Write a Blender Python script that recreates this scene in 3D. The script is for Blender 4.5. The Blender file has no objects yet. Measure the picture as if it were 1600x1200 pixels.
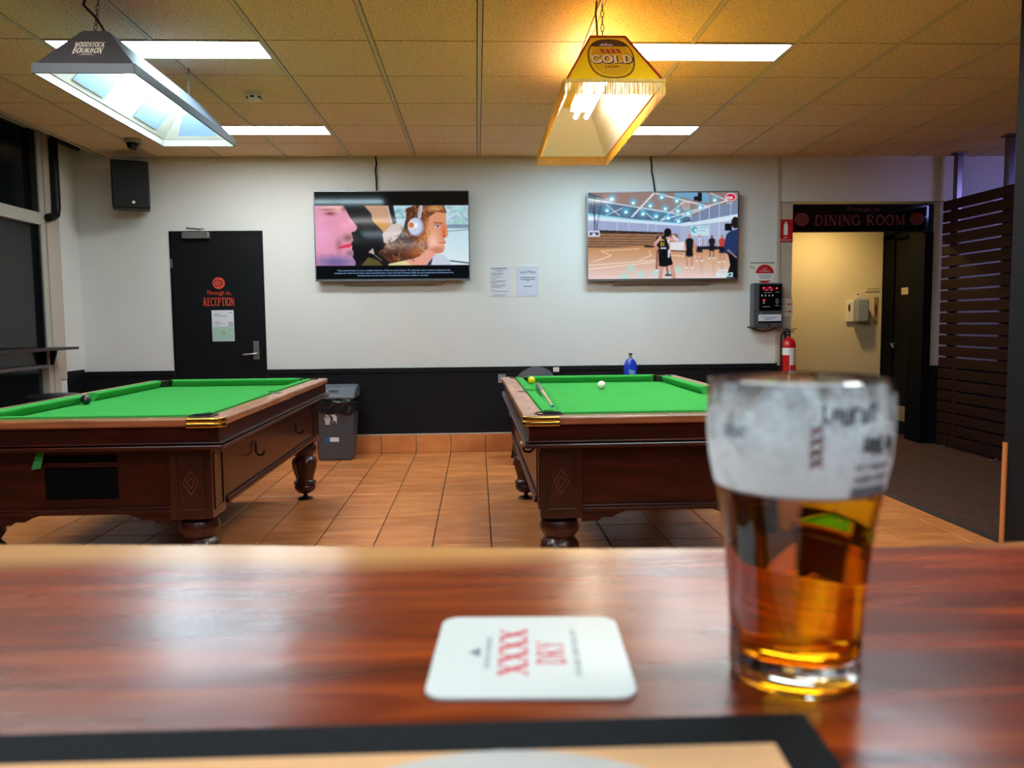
import bpy, math, random
import numpy as np
from mathutils import Matrix, Vector
random.seed(7); np.random.seed(7)
PI = math.pi
S = bpy.context.scene
COL = S.collection

# ---------------------------------------------------------------- camera
cam = bpy.data.cameras.new('camera'); camo = bpy.data.objects.new('camera', cam); COL.objects.link(camo)
S.camera = camo
cam.sensor_width = 36.0; cam.lens = 1232.42 / 1600 * 36
cam.clip_start = 0.02; cam.clip_end = 60
R_ = (0.99896018, -0.04449263, -0.00994785); U_ = (0.01341208, 0.07825314, 0.9968433); F_ = (0.04357373, 0.99594018, -0.07876851)
camo.matrix_world = Matrix(((R_[0], U_[0], -F_[0], 0), (R_[1], U_[1], -F_[1], 0), (R_[2], U_[2], -F_[2], 1.2533), (0, 0, 0, 1)))
cam.dof.use_dof = True; cam.dof.focus_distance = 6.3; cam.dof.aperture_fstop = 8.2

# ---------------------------------------------------------------- world, exposure
w = bpy.data.worlds.new('night'); S.world = w; w.use_nodes = True
w.node_tree.nodes['Background'].inputs[0].default_value = (0.012, 0.016, 0.02, 1)
w.node_tree.nodes['Background'].inputs[1].default_value = 1.0
S.view_settings.view_transform = 'Standard'; S.view_settings.look = 'None'
S.view_settings.exposure = 0.0; S.view_settings.gamma = 1.0; S.view_settings.use_curve_mapping = False
cy = S.cycles
cy.max_bounces = 10; cy.diffuse_bounces = 4; cy.glossy_bounces = 4; cy.transmission_bounces = 10; cy.transparent_max_bounces = 12
cy.caustics_reflective = False; cy.caustics_refractive = True; cy.sample_clamp_indirect = 10.0
cy.use_denoising = True
E_COOL = 36.5; E_WARM = 33.5          # ceiling panel brightness
E_TUBE_L = 21.0; E_TUBE_R = 30.0       # tubes in the table lamps
E_CORR = 15.0; E_VIOLET = 13.0      # corridor downlight, blue-violet lamps in the next room (W)
def area_lamp(name, loc, size, energy, color, rot=(0, 0, 0), sizey=None):
    l = bpy.data.lights.new(name, 'AREA'); l.energy = energy; l.color = color; l.size = size
    if sizey: l.shape = 'RECTANGLE'; l.size_y = sizey
    o = bpy.data.objects.new(name, l); COL.objects.link(o); o.location = loc; o.rotation_euler = rot
    return o
area_lamp('corridor_downlight', (3.78, 8.15, 2.36), 0.12, E_CORR, (1.0, 0.70, 0.30))
area_lamp('violet_lamp', (5.6, 6.0, 2.6), 0.5, E_VIOLET, (0.36, 0.33, 1.0), (math.radians(35), 0, 0))

# ---------------------------------------------------------------- colour and materials
def lin(c):
    c = c / 255.0
    return c / 12.92 if c <= 0.04045 else ((c + 0.055) / 1.055) ** 2.4
def rgb(r, g, b): return (lin(r), lin(g), lin(b), 1.0)
MATS = {}
def mat(name, col, rough=0.5, metal=0.0, spec=0.5, coat=0.0, var=0.0, vscale=8.0, bump=0.0, bscale=60.0, stretch=(1, 1, 1), emit=None, estr=0.0, col2=None):
    m = bpy.data.materials.new(name); m.use_nodes = True
    nt = m.node_tree; b = nt.nodes['Principled BSDF']
    b.inputs['Base Color'].default_value = col; b.inputs['Roughness'].default_value = rough
    b.inputs['Metallic'].default_value = metal; b.inputs['Specular IOR Level'].default_value = spec
    b.inputs['Coat Weight'].default_value = coat; b.inputs['Coat Roughness'].default_value = 0.08
    tc = nt.nodes.new('ShaderNodeTexCoord'); mp = nt.nodes.new('ShaderNodeMapping')
    nt.links.new(tc.outputs['Object'], mp.inputs[0]); mp.inputs['Scale'].default_value = stretch
    if var > 0 or col2:
        n = nt.nodes.new('ShaderNodeTexNoise'); n.inputs['Scale'].default_value = vscale; n.inputs['Detail'].default_value = 5
        nt.links.new(mp.outputs[0], n.inputs['Vector'])
        mx = nt.nodes.new('ShaderNodeMix'); mx.data_type = 'RGBA'
        c2 = col2 or tuple(list(c * (1 - var) for c in col[:3]) + [1])
        rmp = nt.nodes.new('ShaderNodeMapRange'); rmp.inputs['From Min'].default_value = 0.3; rmp.inputs['From Max'].default_value = 0.7
        nt.links.new(n.outputs['Fac'], rmp.inputs['Value']); nt.links.new(rmp.outputs[0], mx.inputs['Factor'])
        mx.inputs['A'].default_value = col; mx.inputs['B'].default_value = c2
        nt.links.new(mx.outputs['Result'], b.inputs['Base Color'])
    if bump > 0:
        n2 = nt.nodes.new('ShaderNodeTexNoise'); n2.inputs['Scale'].default_value = bscale; n2.inputs['Detail'].default_value = 3
        nt.links.new(mp.outputs[0], n2.inputs['Vector'])
        bp = nt.nodes.new('ShaderNodeBump'); bp.inputs['Strength'].default_value = bump; bp.inputs['Distance'].default_value = 0.004
        nt.links.new(n2.outputs['Fac'], bp.inputs['Height']); nt.links.new(bp.outputs[0], b.inputs['Normal'])
    if emit:
        b.inputs['Emission Color'].default_value = emit; b.inputs['Emission Strength'].default_value = estr
    MATS[name] = m
    return m

wall_m = mat('wall_paint', rgb(220, 222, 220), 0.6, var=0.03, vscale=3, bump=0.04, bscale=90)
cream_m = mat('cream_paint', rgb(190, 180, 166), 0.5, var=0.03)
black_wall = mat('black_paint', rgb(17, 18, 23), 0.42, var=0.1, bump=0.03)
black_door = mat('black_door_paint', rgb(15, 17, 21), 0.35, var=0.08)
black_matt = mat('black_satin', rgb(9, 9, 11), 0.5)
gloss_black = mat('gloss_black', rgb(8, 8, 10), 0.09)
ceil_m = mat('ceiling_tile_mat', rgb(236, 208, 164), 0.85)
def speckle(m, scale, thr, dark):
    nt = m.node_tree; b = nt.nodes['Principled BSDF']
    tc = nt.nodes.new('ShaderNodeTexCoord'); v = nt.nodes.new('ShaderNodeTexNoise'); v.inputs['Scale'].default_value = scale; v.inputs['Detail'].default_value = 2
    geo = nt.nodes.new('ShaderNodeNewGeometry'); nt.links.new(geo.outputs['Position'], v.inputs['Vector'])
    r = nt.nodes.new('ShaderNodeMapRange'); r.inputs['From Min'].default_value = thr; r.inputs['From Max'].default_value = thr + 0.05
    nt.links.new(v.outputs['Fac'], r.inputs['Value'])
    mx = nt.nodes.new('ShaderNodeMix'); mx.data_type = 'RGBA'; mx.inputs['A'].default_value = b.inputs['Base Color'].default_value
    mx.inputs['B'].default_value = dark; nt.links.new(r.outputs[0], mx.inputs['Factor']); nt.links.new(mx.outputs['Result'], b.inputs['Base Color'])
speckle(ceil_m, 90, 0.60, rgb(160, 132, 92))
grid_m = mat('grid_metal', rgb(205, 190, 160), 0.5)
gap_m = mat('void_dark', rgb(40, 30, 22), 0.9)
terra = bpy.data.materials.new('terracotta'); terra.use_nodes = True
def setup_terra(m):
    nt = m.node_tree; b = nt.nodes['Principled BSDF']; L = nt.links
    geo = nt.nodes.new('ShaderNodeNewGeometry'); oi = nt.nodes.new('ShaderNodeObjectInfo')
    n = nt.nodes.new('ShaderNodeTexNoise'); n.inputs['Scale'].default_value = 5; n.inputs['Detail'].default_value = 6
    mp = nt.nodes.new('ShaderNodeMapping'); mp.inputs['Scale'].default_value = (0.7, 2.2, 1); L.new(geo.outputs['Position'], mp.inputs[0]); L.new(mp.outputs[0], n.inputs['Vector'])
    cr = nt.nodes.new('ShaderNodeValToRGB'); e = cr.color_ramp.elements
    e[0].position = 0.3; e[0].color = rgb(186, 104, 50); e[1].position = 0.72; e[1].color = rgb(222, 144, 84)
    L.new(n.outputs['Fac'], cr.inputs[0])
    hs = nt.nodes.new('ShaderNodeHueSaturation'); mr = nt.nodes.new('ShaderNodeMapRange'); mr.inputs['To Min'].default_value = 0.88; mr.inputs['To Max'].default_value = 1.08
    L.new(oi.outputs['Random'], mr.inputs['Value']); L.new(mr.outputs[0], hs.inputs['Value']); L.new(cr.outputs[0], hs.inputs['Color'])
    L.new(hs.outputs[0], b.inputs['Base Color']); b.inputs['Roughness'].default_value = 0.36
    n2 = nt.nodes.new('ShaderNodeTexNoise'); n2.inputs['Scale'].default_value = 9; L.new(geo.outputs['Position'], n2.inputs['Vector'])
    bp = nt.nodes.new('ShaderNodeBump'); bp.inputs['Strength'].default_value = 0.25; bp.inputs['Distance'].default_value = 0.01; L.new(n2.outputs['Fac'], bp.inputs['Height']); L.new(bp.outputs[0], b.inputs['Normal'])
setup_terra(terra)
grout = mat('grout', rgb(66, 40, 28), 0.9, var=0.3)
carpet = mat('carpet_mat', rgb(86, 44, 24), 0.95, var=0.0, vscale=9, col2=rgb(46, 25, 17), stretch=(1.5, 6, 1), bump=0.6, bscale=150)
trim_dark = mat('edge_strip_mat', rgb(50, 46, 44), 0.5)
def wood(name, c1, c2, c3, rough=0.25, scale=5.0, stretch=(1, 8, 8), coat=0.4, bump=0.05):
    m = bpy.data.materials.new(name); m.use_nodes = True; nt = m.node_tree; b = nt.nodes['Principled BSDF']; L = nt.links
    tc = nt.nodes.new('ShaderNodeTexCoord'); mp = nt.nodes.new('ShaderNodeMapping'); mp.inputs['Scale'].default_value = stretch
    L.new(tc.outputs['Object'], mp.inputs[0])
    n = nt.nodes.new('ShaderNodeTexNoise'); n.inputs['Scale'].default_value = scale; n.inputs['Detail'].default_value = 7; n.inputs['Distortion'].default_value = 0.6
    L.new(mp.outputs[0], n.inputs['Vector'])
    cr = nt.nodes.new('ShaderNodeValToRGB'); e = cr.color_ramp.elements; e[0].position = 0.3; e[0].color = c1; e[1].position = 0.72; e[1].color = c3
    x = cr.color_ramp.elements.new(0.5); x.color = c2
    L.new(n.outputs['Fac'], cr.inputs[0]); L.new(cr.outputs[0], b.inputs['Base Color'])
    b.inputs['Roughness'].default_value = rough; b.inputs['Coat Weight'].default_value = coat; b.inputs['Coat Roughness'].default_value = 0.1
    bp = nt.nodes.new('ShaderNodeBump'); bp.inputs['Strength'].default_value = bump; bp.inputs['Distance'].default_value = 0.003
    L.new(n.outputs['Fac'], bp.inputs['Height']); L.new(bp.outputs[0], b.inputs['Normal'])
    return m
mahog = wood('mahogany', rgb(38, 10, 7), rgb(54, 15, 10), rgb(70, 22, 15), 0.32, 4, (1, 6, 6), 0.12)
mahog_v = wood('mahogany_upright', rgb(36, 10, 7), rgb(50, 15, 10), rgb(64, 21, 15), 0.3, 4, (6, 6, 1), 0.15)
rail_m = wood('rail_wood_side', rgb(150, 92, 62), rgb(176, 116, 82), rgb(196, 138, 102), 0.3, 4, (7, 1, 7), 0.3)
rail_m2 = wood('rail_wood_end', rgb(128, 70, 42), rgb(150, 86, 52), rgb(176, 110, 70), 0.28, 4, (1, 7, 7), 0.4)
brass = mat('brass', rgb(226, 178, 84), 0.22, metal=1.0)
felt = mat('green_baize', rgb(62, 164, 74), 0.95, spec=0.1, var=0.06, vscale=3, bump=0.08, bscale=400)
leather = mat('pocket_leather', rgb(14, 14, 14), 0.5)
dark_metal = mat('dark_metal', rgb(30, 27, 26), 0.35, metal=0.6)
steel = mat('satin_steel', rgb(176, 178, 180), 0.32, metal=0.9)
alu = mat('painted_aluminium', rgb(178, 176, 166), 0.4, var=0.03)
alu_grey = mat('grey_aluminium', rgb(132, 138, 142), 0.38, metal=0.3)
tv_frame = mat('tv_bezel', rgb(120, 122, 126), 0.3, metal=0.8)
tv_black = mat('tv_back', rgb(18, 18, 20), 0.5)
plastic_black = mat('black_plastic', rgb(11, 12, 15), 0.5, bump=0.05, bscale=200)
grille_m = mat('speaker_cloth', rgb(9, 11, 15), 0.75, bump=0.15, bscale=400)
plastic_white = mat('white_plastic', rgb(226, 222, 212), 0.4)
bin_grey = mat('bin_plastic', rgb(72, 75, 84), 0.45, var=0.05)
bin_lid = mat('bin_lid_plastic', rgb(88, 96, 108), 0.4)
bag_m = mat('bin_liner_film', rgb(22, 23, 27), 0.22, bump=0.4, bscale=25)
paper = mat('white_paper', rgb(214, 218, 228), 0.6)
paper_blue = mat('plastic_sleeve_paper', rgb(206, 214, 232), 0.35)
mint = mat('mint_print', rgb(160, 196, 180), 0.5)
ink = mat('grey_ink', rgb(92, 96, 112), 0.7)
ink_black = mat('black_ink', rgb(20, 20, 26), 0.6)
red_print = mat('orange_red_lettering', rgb(206, 70, 48), 0.5)
red_dim = mat('dull_red_lettering', rgb(112, 40, 38), 0.5)
red_m = mat('signal_red', rgb(186, 26, 30), 0.4)
red_tank = mat('red_enamel', rgb(196, 24, 26), 0.22, coat=0.5)
white_print = mat('white_print', rgb(236, 234, 230), 0.5)
blue_m = mat('blue_plastic', rgb(22, 52, 190), 0.25, coat=0.3)
blue_label = mat('blue_label', rgb(30, 96, 196), 0.4)
shade_dark = mat('charcoal_shade', rgb(64, 63, 68), 0.45, bump=0.05, bscale=150)
shade_side = mat('smoky_side_panel', rgb(70, 74, 82), 0.5)
shade_grey = mat('grey_lip', rgb(84, 90, 98), 0.5)
shade_white = mat('white_shade_lining', rgb(238, 240, 232), 0.5)
shade_cream = mat('cream_shade_lining', rgb(255, 240, 224), 0.5)
shade_blue = mat('pale_blue_panel', rgb(168, 204, 244), 0.4)
yellow_m = mat('yellow_panel', rgb(255, 188, 14), 0.4)
gold_oval = mat('gold_oval', rgb(216, 150, 20), 0.4)
tan_letter = mat('pink_gold_letter', rgb(232, 184, 140), 0.4)
maroon = mat('maroon_trim', rgb(168, 30, 30), 0.4)
brown_ink = mat('brown_ink', rgb(64, 24, 20), 0.5)
fringe_m = mat('gold_fringe_thread', rgb(240, 180, 50), 0.6, var=0.3, vscale=40)
cream_letter = mat('cream_letter', rgb(228, 222, 200), 0.4)
chrome_dull = mat('dull_chain_metal', rgb(96, 88, 74), 0.4, metal=0.7)
slat_m = wood('dark_slat_wood', rgb(34, 17, 15), rgb(42, 22, 18), rgb(50, 28, 23), 0.5, 3, (8, 1, 8), 0.0)
post_m = mat('grey_post_metal', rgb(110, 106, 110), 0.3, metal=0.8)
yellow_wall = mat('corridor_paint', rgb(226, 212, 176), 0.6, var=0.03)
grey_fabric = mat('grey_chair_vinyl', rgb(96, 104, 118), 0.55)
cue_wood = wood('maple_cue', rgb(200, 160, 104), rgb(214, 176, 120), rgb(226, 190, 136), 0.25, 8, (8, 1, 8), 0.4)
cue_butt = mat('grey_butt_wrap', rgb(96, 92, 92), 0.3)
green_tag = mat('green_ribbon', rgb(52, 150, 66), 0.7)
beige_sticker = mat('beige_sticker', rgb(140, 134, 108), 0.6)
ball_yellow = mat('yellow_ball', rgb(240, 206, 20), 0.12, coat=0.6)
ball_white = mat('ivory_ball', rgb(240, 236, 214), 0.12, coat=0.6)
ball_black = mat('black_ball', rgb(20, 22, 26), 0.15, coat=0.6)
rubber = mat('black_rubber', rgb(17, 19, 23), 0.75, spec=0.15, var=0.15, bump=0.2, bscale=300)
runner_tan = mat('runner_tan_print', rgb(226, 168, 116), 0.9, bump=0.5, bscale=500)
runner_white = mat('runner_white_print', rgb(196, 186, 178), 0.9, bump=0.5, bscale=500)
card = mat('coaster_card', rgb(214, 214, 208), 0.32, bump=0.04, bscale=120)
card_red = mat('coaster_red', rgb(206, 44, 66), 0.5)
pinky_dim = mat('coaster_grey_ink', rgb(120, 124, 130), 0.6)
led = mat('red_led', rgb(200, 20, 40), 0.4, emit=rgb(255, 40, 80), estr=1.6)
vent_m = mat('tan_vent', rgb(150, 134, 104), 0.5)
glass_pane = bpy.data.materials.new('window_glass'); glass_pane.use_nodes = True
def setup_pane(m):
    nt = m.node_tree; b = nt.nodes['Principled BSDF']
    b.inputs['Base Color'].default_value = rgb(40, 46, 48); b.inputs['Transmission Weight'].default_value = 0.75
    b.inputs['Roughness'].default_value = 0.12; b.inputs['IOR'].default_value = 1.45
setup_pane(glass_pane)

def emitter(name, col, strength):
    m = bpy.data.materials.new(name); m.use_nodes = True; b = m.node_tree.nodes['Principled BSDF']
    b.inputs['Base Color'].default_value = (0.8, 0.8, 0.8, 1); b.inputs['Emission Color'].default_value = (col[0], col[1], col[2], 1); b.inputs['Emission Strength'].default_value = strength
    return m
em_cool = emitter('cool_diffuser', (0.64, 0.92, 1.06), E_COOL)
em_warm = emitter('warm_diffuser', (0.94, 0.98, 0.98), E_WARM)
em_tube_l = emitter('cool_tube', (0.78, 0.92, 1.0), E_TUBE_L)
em_tube_r = emitter('warm_tube', (1.0, 0.90, 0.70), E_TUBE_R)
em_amber = emitter('amber_glow_top', (1.0, 0.50, 0.0), 5.0)  # own emission takes the place of tube light from below

# ---------------------------------------------------------------- mesh helpers
class MB:
    def __init__(s): s.v = []; s.f = []
    def add(s, v, f):
        n = len(s.v); s.v += [tuple(p) for p in v]; s.f += [tuple(i + n for i in q) for q in f]; return s
    def box(s, x0, x1, y0, y1, z0, z1):
        return s.add([(x0, y0, z0), (x1, y0, z0), (x1, y1, z0), (x0, y1, z0), (x0, y0, z1), (x1, y0, z1), (x1, y1, z1), (x0, y1, z1)],
                     [(0, 3, 2, 1), (4, 5, 6, 7), (0, 1, 5, 4), (1, 2, 6, 5), (2, 3, 7, 6), (3, 0, 4, 7)])
    def lathe(s, prof, c=(0, 0, 0), n=24, flute=0.0, fl=(0, 0), nf=8, close=True):
        vs = []; fs = []
        for (r, z) in prof:
            for i in range(n):
                a = 2 * PI * i / n; rr = r
                if flute and fl[0] < z < fl[1]: rr = r * (1 - flute * (0.5 + 0.5 * math.cos(a * nf)) * math.sin(PI * (z - fl[0]) / (fl[1] - fl[0])))
                vs.append((c[0] + rr * math.cos(a), c[1] + rr * math.sin(a), c[2] + z))
        for k in range(len(prof) - 1):
            for i in range(n):
                j = (i + 1) % n; fs.append((k * n + i, k * n + j, (k + 1) * n + j, (k + 1) * n + i))
        if close:
            fs.append(tuple(reversed(range(n)))); m = (len(prof) - 1) * n; fs.append(tuple(range(m, m + n)))
        return s.add(vs, fs)
    def tube(s, pts, r, n=8, r1=None, cap=True):
        P = [Vector(p) for p in pts]; vs = []; fs = []; up = None
        for k, p in enumerate(P):
            d = (P[min(k + 1, len(P) - 1)] - P[max(k - 1, 0)]).normalized()
            if up is None: up = Vector((0, 0, 1)) if abs(d.z) < 0.9 else Vector((1, 0, 0))
            a = d.cross(up).normalized(); b = a.cross(d).normalized(); up = b
            rr = r if r1 is None else r + (r1 - r) * k / (len(P) - 1)
            for i in range(n):
                t = 2 * PI * i / n; vs.append(p + a * rr * math.cos(t) + b * rr * math.sin(t))
        for k in range(len(P) - 1):
            for i in range(n):
                j = (i + 1) % n; fs.append((k * n + i, k * n + j, (k + 1) * n + j, (k + 1) * n + i))
        if cap: fs.append(tuple(reversed(range(n)))); m = (len(P) - 1) * n; fs.append(tuple(range(m, m + n)))
        return s.add(vs, fs)
    def prism_y(s, poly, y0, y1):      # poly in (x,z)
        n = len(poly); vs = [(x, y0, z) for x, z in poly] + [(x, y1, z) for x, z in poly]
        fs = [tuple(range(n)), tuple(reversed(range(n, 2 * n)))] + [(i, n + i, n + (i + 1) % n, (i + 1) % n) for i in range(n)]
        return s.add(vs, fs)
    def prism_x(s, poly, x0, x1):      # poly in (y,z)
        n = len(poly); vs = [(x0, y, z) for y, z in poly] + [(x1, y, z) for y, z in poly]
        fs = [tuple(range(n)), tuple(reversed(range(n, 2 * n)))] + [(i, n + i, n + (i + 1) % n, (i + 1) % n) for i in range(n)]
        return s.add(vs, fs)
    def prism_z(s, poly, z0, z1):
        n = len(poly); vs = [(x, y, z0) for x, y in poly] + [(x, y, z1) for x, y in poly]
        fs = [tuple(reversed(range(n))), tuple(range(n, 2 * n))] + [(i, (i + 1) % n, n + (i + 1) % n, n + i) for i in range(n)]
        return s.add(vs, fs)
    def quadslab(s, a, b, c, d, t):     # 4 corner points, thickness along normal
        a, b, c, d = map(Vector, (a, b, c, d)); nrm = (b - a).cross(d - a).normalized() * t
        vs = [a, b, c, d, a + nrm, b + nrm, c + nrm, d + nrm]
        return s.add(vs, [(0, 3, 2, 1), (4, 5, 6, 7), (0, 1, 5, 4), (1, 2, 6, 5), (2, 3, 7, 6), (3, 0, 4, 7)])
    def mesh(s, name):
        me = bpy.data.meshes.new(name); me.from_pydata(s.v, [], s.f)
        import bmesh
        bm = bmesh.new(); bm.from_mesh(me); bmesh.ops.recalc_face_normals(bm, faces=bm.faces); bm.to_mesh(me); bm.free()
        return me
def link(name, me, m, parent=None, loc=(0, 0, 0), rot=None, bevel=0, smooth=False, seg=2):
    o = bpy.data.objects.new(name, me); COL.objects.link(o); o.location = loc
    if rot: o.rotation_euler = rot
    if parent: o.parent = parent
    if m and not me.materials: me.materials.append(m)
    if smooth:
        for p in me.polygons: p.use_smooth = True
        try: me.set_sharp_from_angle(angle=math.radians(38))
        except Exception: pass
    if bevel:
        b = o.modifiers.new('b', 'BEVEL'); b.width = bevel; b.segments = seg; b.limit_method = 'ANGLE'; b.angle_limit = math.radians(40)
    return o
def part(name, mb, m, parent, loc=(0, 0, 0), **k):
    o = link(name, mb.mesh(name), m, parent, loc, **k)
    if name in ('text_lines', 'pictogram', 'panel_print', 'label_lines', 'brewery_picture', 'litter_symbol', 'symbol_bars', 'arrow_print', 'square_outline', 'inlaid_diamond'): o['kind'] = 'stuff'
    return o
def thing(name, label, cat, loc=(0, 0, 0), rz=0, group=None):
    o = bpy.data.objects.new(name, None); COL.objects.link(o); o.location = loc; o.rotation_euler = (0, 0, rz); o.empty_display_size = 0.1
    return tag(o, label, cat, group)
def tag(o, label, cat, group=None):
    o['label'] = label; o['category'] = cat
    if group: o['group'] = group
    return o
def struct(name, mb, m, **k):
    o = link(name, mb.mesh(name), m, **k); o['kind'] = 'structure'; return o
def sempty(name, loc=(0, 0, 0)):
    o = bpy.data.objects.new(name, None); COL.objects.link(o); o.location = loc; o['kind'] = 'structure'; return o
def dup(root, loc, label=None):
    r = root.copy(); COL.objects.link(r); r.location = loc
    if label: r['label'] = label
    for ch in list(root.children):
        c = ch.copy(); COL.objects.link(c); c.parent = r
        for g in list(ch.children):
            d = g.copy(); COL.objects.link(d); d.parent = c
    return r

# lettering: sans text and an own serif alphabet, flat thin meshes in the x-z plane (facing -y)
def bmesh_text(body, bold=0.0):
    cu = bpy.data.curves.new('t', 'FONT'); cu.body = body; cu.size = 1; cu.offset = bold; cu.resolution_u = 2
    o = bpy.data.objects.new('t', cu); COL.objects.link(o)
    dg = bpy.context.evaluated_depsgraph_get(); me = bpy.data.meshes.new_from_object(o.evaluated_get(dg))
    bpy.data.objects.remove(o)
    return me
def fit_mesh(me, w, h, keep=False):
    n = len(me.vertices); co = np.empty(n * 3); me.vertices.foreach_get('co', co); co = co.reshape(-1, 3)
    mn = co.min(0); mx = co.max(0); d = np.maximum(mx - mn, 1e-6)
    sx = w / d[0]; sy = h / d[1]
    if keep: sx = sy = min(sx, sy)
    x = (co[:, 0] - (mn[0] + mx[0]) / 2) * sx; z = (co[:, 1] - (mn[1] + mx[1]) / 2) * sy
    out = np.stack([x, np.zeros(n), z], 1); me.vertices.foreach_set('co', out.ravel()); me.update()
    return me
def text(name, body, x, z, w, h, y, m, parent, bold=False, shear=0, label=None, rot=None):
    me = bmesh_text(body, 0.03 if bold else 0.0); fit_mesh(me, w, h)
    o = link(name, me, m, parent, (x, y, z), rot)
    if label: o['label'] = label
    return o
def arc(cx, cz, rx, rz, a0, a1, n=10): return [(cx + rx * math.cos(math.radians(a0 + (a1 - a0) * i / n)), cz + rz * math.sin(math.radians(a0 + (a1 - a0) * i / n))) for i in range(n + 1)]
T, N = 0.16, 0.07
G = {  # strokes on a 0..w by 0..1 cell : (points, width); serifs: (x, z, length)
 'X': (0.8, [([(0.12, 1), (0.68, 0)], T), ([(0.66, 1), (0.12, 0)], N)], [(0.12, 1), (0.66, 1), (0.12, 0), (0.68, 0)]),
 'G': (0.85, [(arc(0.42, 0.5, 0.34, 0.46, 40, 320, 16), T), ([(0.70, 0.42), (0.70, 0.05)], T)], [(0.66, 0.42)]),
 'O': (0.85, [(arc(0.42, 0.5, 0.33, 0.46, 0, 360, 22), T)], []),
 'L': (0.7, [([(0.18, 0), (0.18, 1)], T), ([(0.1, 0.03), (0.64, 0.03)], N), ([(0.62, 0), (0.62, 0.22)], N)], [(0.18, 1), (0.18, 0)]),
 'D': (0.85, [([(0.18, 0), (0.18, 1)], T), ([(0.1, 0.97), (0.35, 0.97)] + arc(0.35, 0.5, 0.36, 0.47, 90, -90, 12) + [(0.1, 0.03)], T * 0.8)], []),
 'R': (0.85, [([(0.18, 0), (0.18, 1)], T), ([(0.1, 0.97), (0.36, 0.97)] + arc(0.36, 0.74, 0.24, 0.23, 90, -90, 8) + [(0.18, 0.51)], N * 1.4), ([(0.36, 0.5), (0.72, 0.02)], T)], [(0.18, 0), (0.72, 0)]),
 'E': (0.7, [([(0.18, 0), (0.18, 1)], T), ([(0.1, 0.97), (0.6, 0.97)], N), ([(0.18, 0.5), (0.5, 0.5)], N), ([(0.1, 0.03), (0.62, 0.03)], N), ([(0.6, 1), (0.6, 0.8)], N), ([(0.62, 0), (0.62, 0.2)], N)], []),
 'C': (0.8, [(arc(0.42, 0.5, 0.33, 0.46, 45, 315, 16), T * 0.9)], []),
 'P': (0.75, [([(0.18, 0), (0.18, 1)], T), ([(0.1, 0.97), (0.36, 0.97)] + arc(0.36, 0.72, 0.25, 0.25, 90, -90, 8) + [(0.18, 0.47)], N * 1.4)], [(0.18, 0)]),
 'T': (0.75, [([(0.37, 0), (0.37, 1)], T), ([(0.04, 0.96), (0.7, 0.96)], N), ([(0.05, 1), (0.05, 0.8)], N), ([(0.69, 1), (0.69, 0.8)], N)], [(0.37, 0)]),
 'I': (0.38, [([(0.19, 0), (0.19, 1)], T)], [(0.19, 0), (0.19, 1)]),
 'N': (0.85, [([(0.16, 0), (0.16, 1)], N), ([(0.14, 1), (0.68, 0)], T), ([(0.68, 0), (0.68, 1)], N)], [(0.16, 0), (0.12, 1), (0.68, 1)]),
 'M': (1.0, [([(0.16, 0), (0.16, 1)], N), ([(0.16, 1), (0.5, 0.05)], T), ([(0.5, 0.05), (0.82, 1)], N), ([(0.82, 1), (0.82, 0)], T)], [(0.16, 0), (0.12, 1), (0.86, 1), (0.82, 0)]),
 'W': (1.05, [([(0.1, 1), (0.32, 0)], T), ([(0.32, 0), (0.52, 0.9)], N), ([(0.52, 0.9), (0.74, 0)], T), ([(0.74, 0), (0.95, 1)], N)], [(0.1, 1), (0.95, 1)]),
 'S': (0.7, [(arc(0.35, 0.74, 0.24, 0.23, 40, 270, 10) + arc(0.35, 0.26, 0.26, 0.24, 90, -150, 10), T * 0.9)], []),
 'K': (0.85, [([(0.18, 0), (0.18, 1)], T), ([(0.22, 0.45), (0.66, 1)], N), ([(0.36, 0.6), (0.74, 0)], T)], [(0.18, 0), (0.18, 1), (0.66, 1), (0.74, 0)]),
 'U': (0.85, [([(0.17, 1), (0.17, 0.35)] + arc(0.43, 0.35, 0.26, 0.32, 180, 360, 10) + [(0.69, 1)], T * 0.8)], [(0.17, 1), (0.69, 1)]),
 'B': (0.8, [([(0.18, 0), (0.18, 1)], T), ([(0.1, 0.97), (0.36, 0.97)] + arc(0.36, 0.75, 0.22, 0.22, 90, -90, 8) + [(0.18, 0.52), (0.38, 0.52)] + arc(0.38, 0.28, 0.26, 0.25, 90, -90, 8) + [(0.1, 0.03)], T * 0.6)], []),
 'Y': (0.8, [([(0.1, 1), (0.4, 0.45)], T), ([(0.7, 1), (0.4, 0.45)], N), ([(0.4, 0.45), (0.4, 0)], T)], [(0.1, 1), (0.7, 1), (0.4, 0)]),
 'A': (0.85, [([(0.1, 0), (0.4, 1)], N), ([(0.4, 1), (0.72, 0)], T), ([(0.2, 0.35), (0.6, 0.35)], N)], [(0.1, 0), (0.72, 0)]),
 ' ': (0.45, [], []),
}
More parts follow.
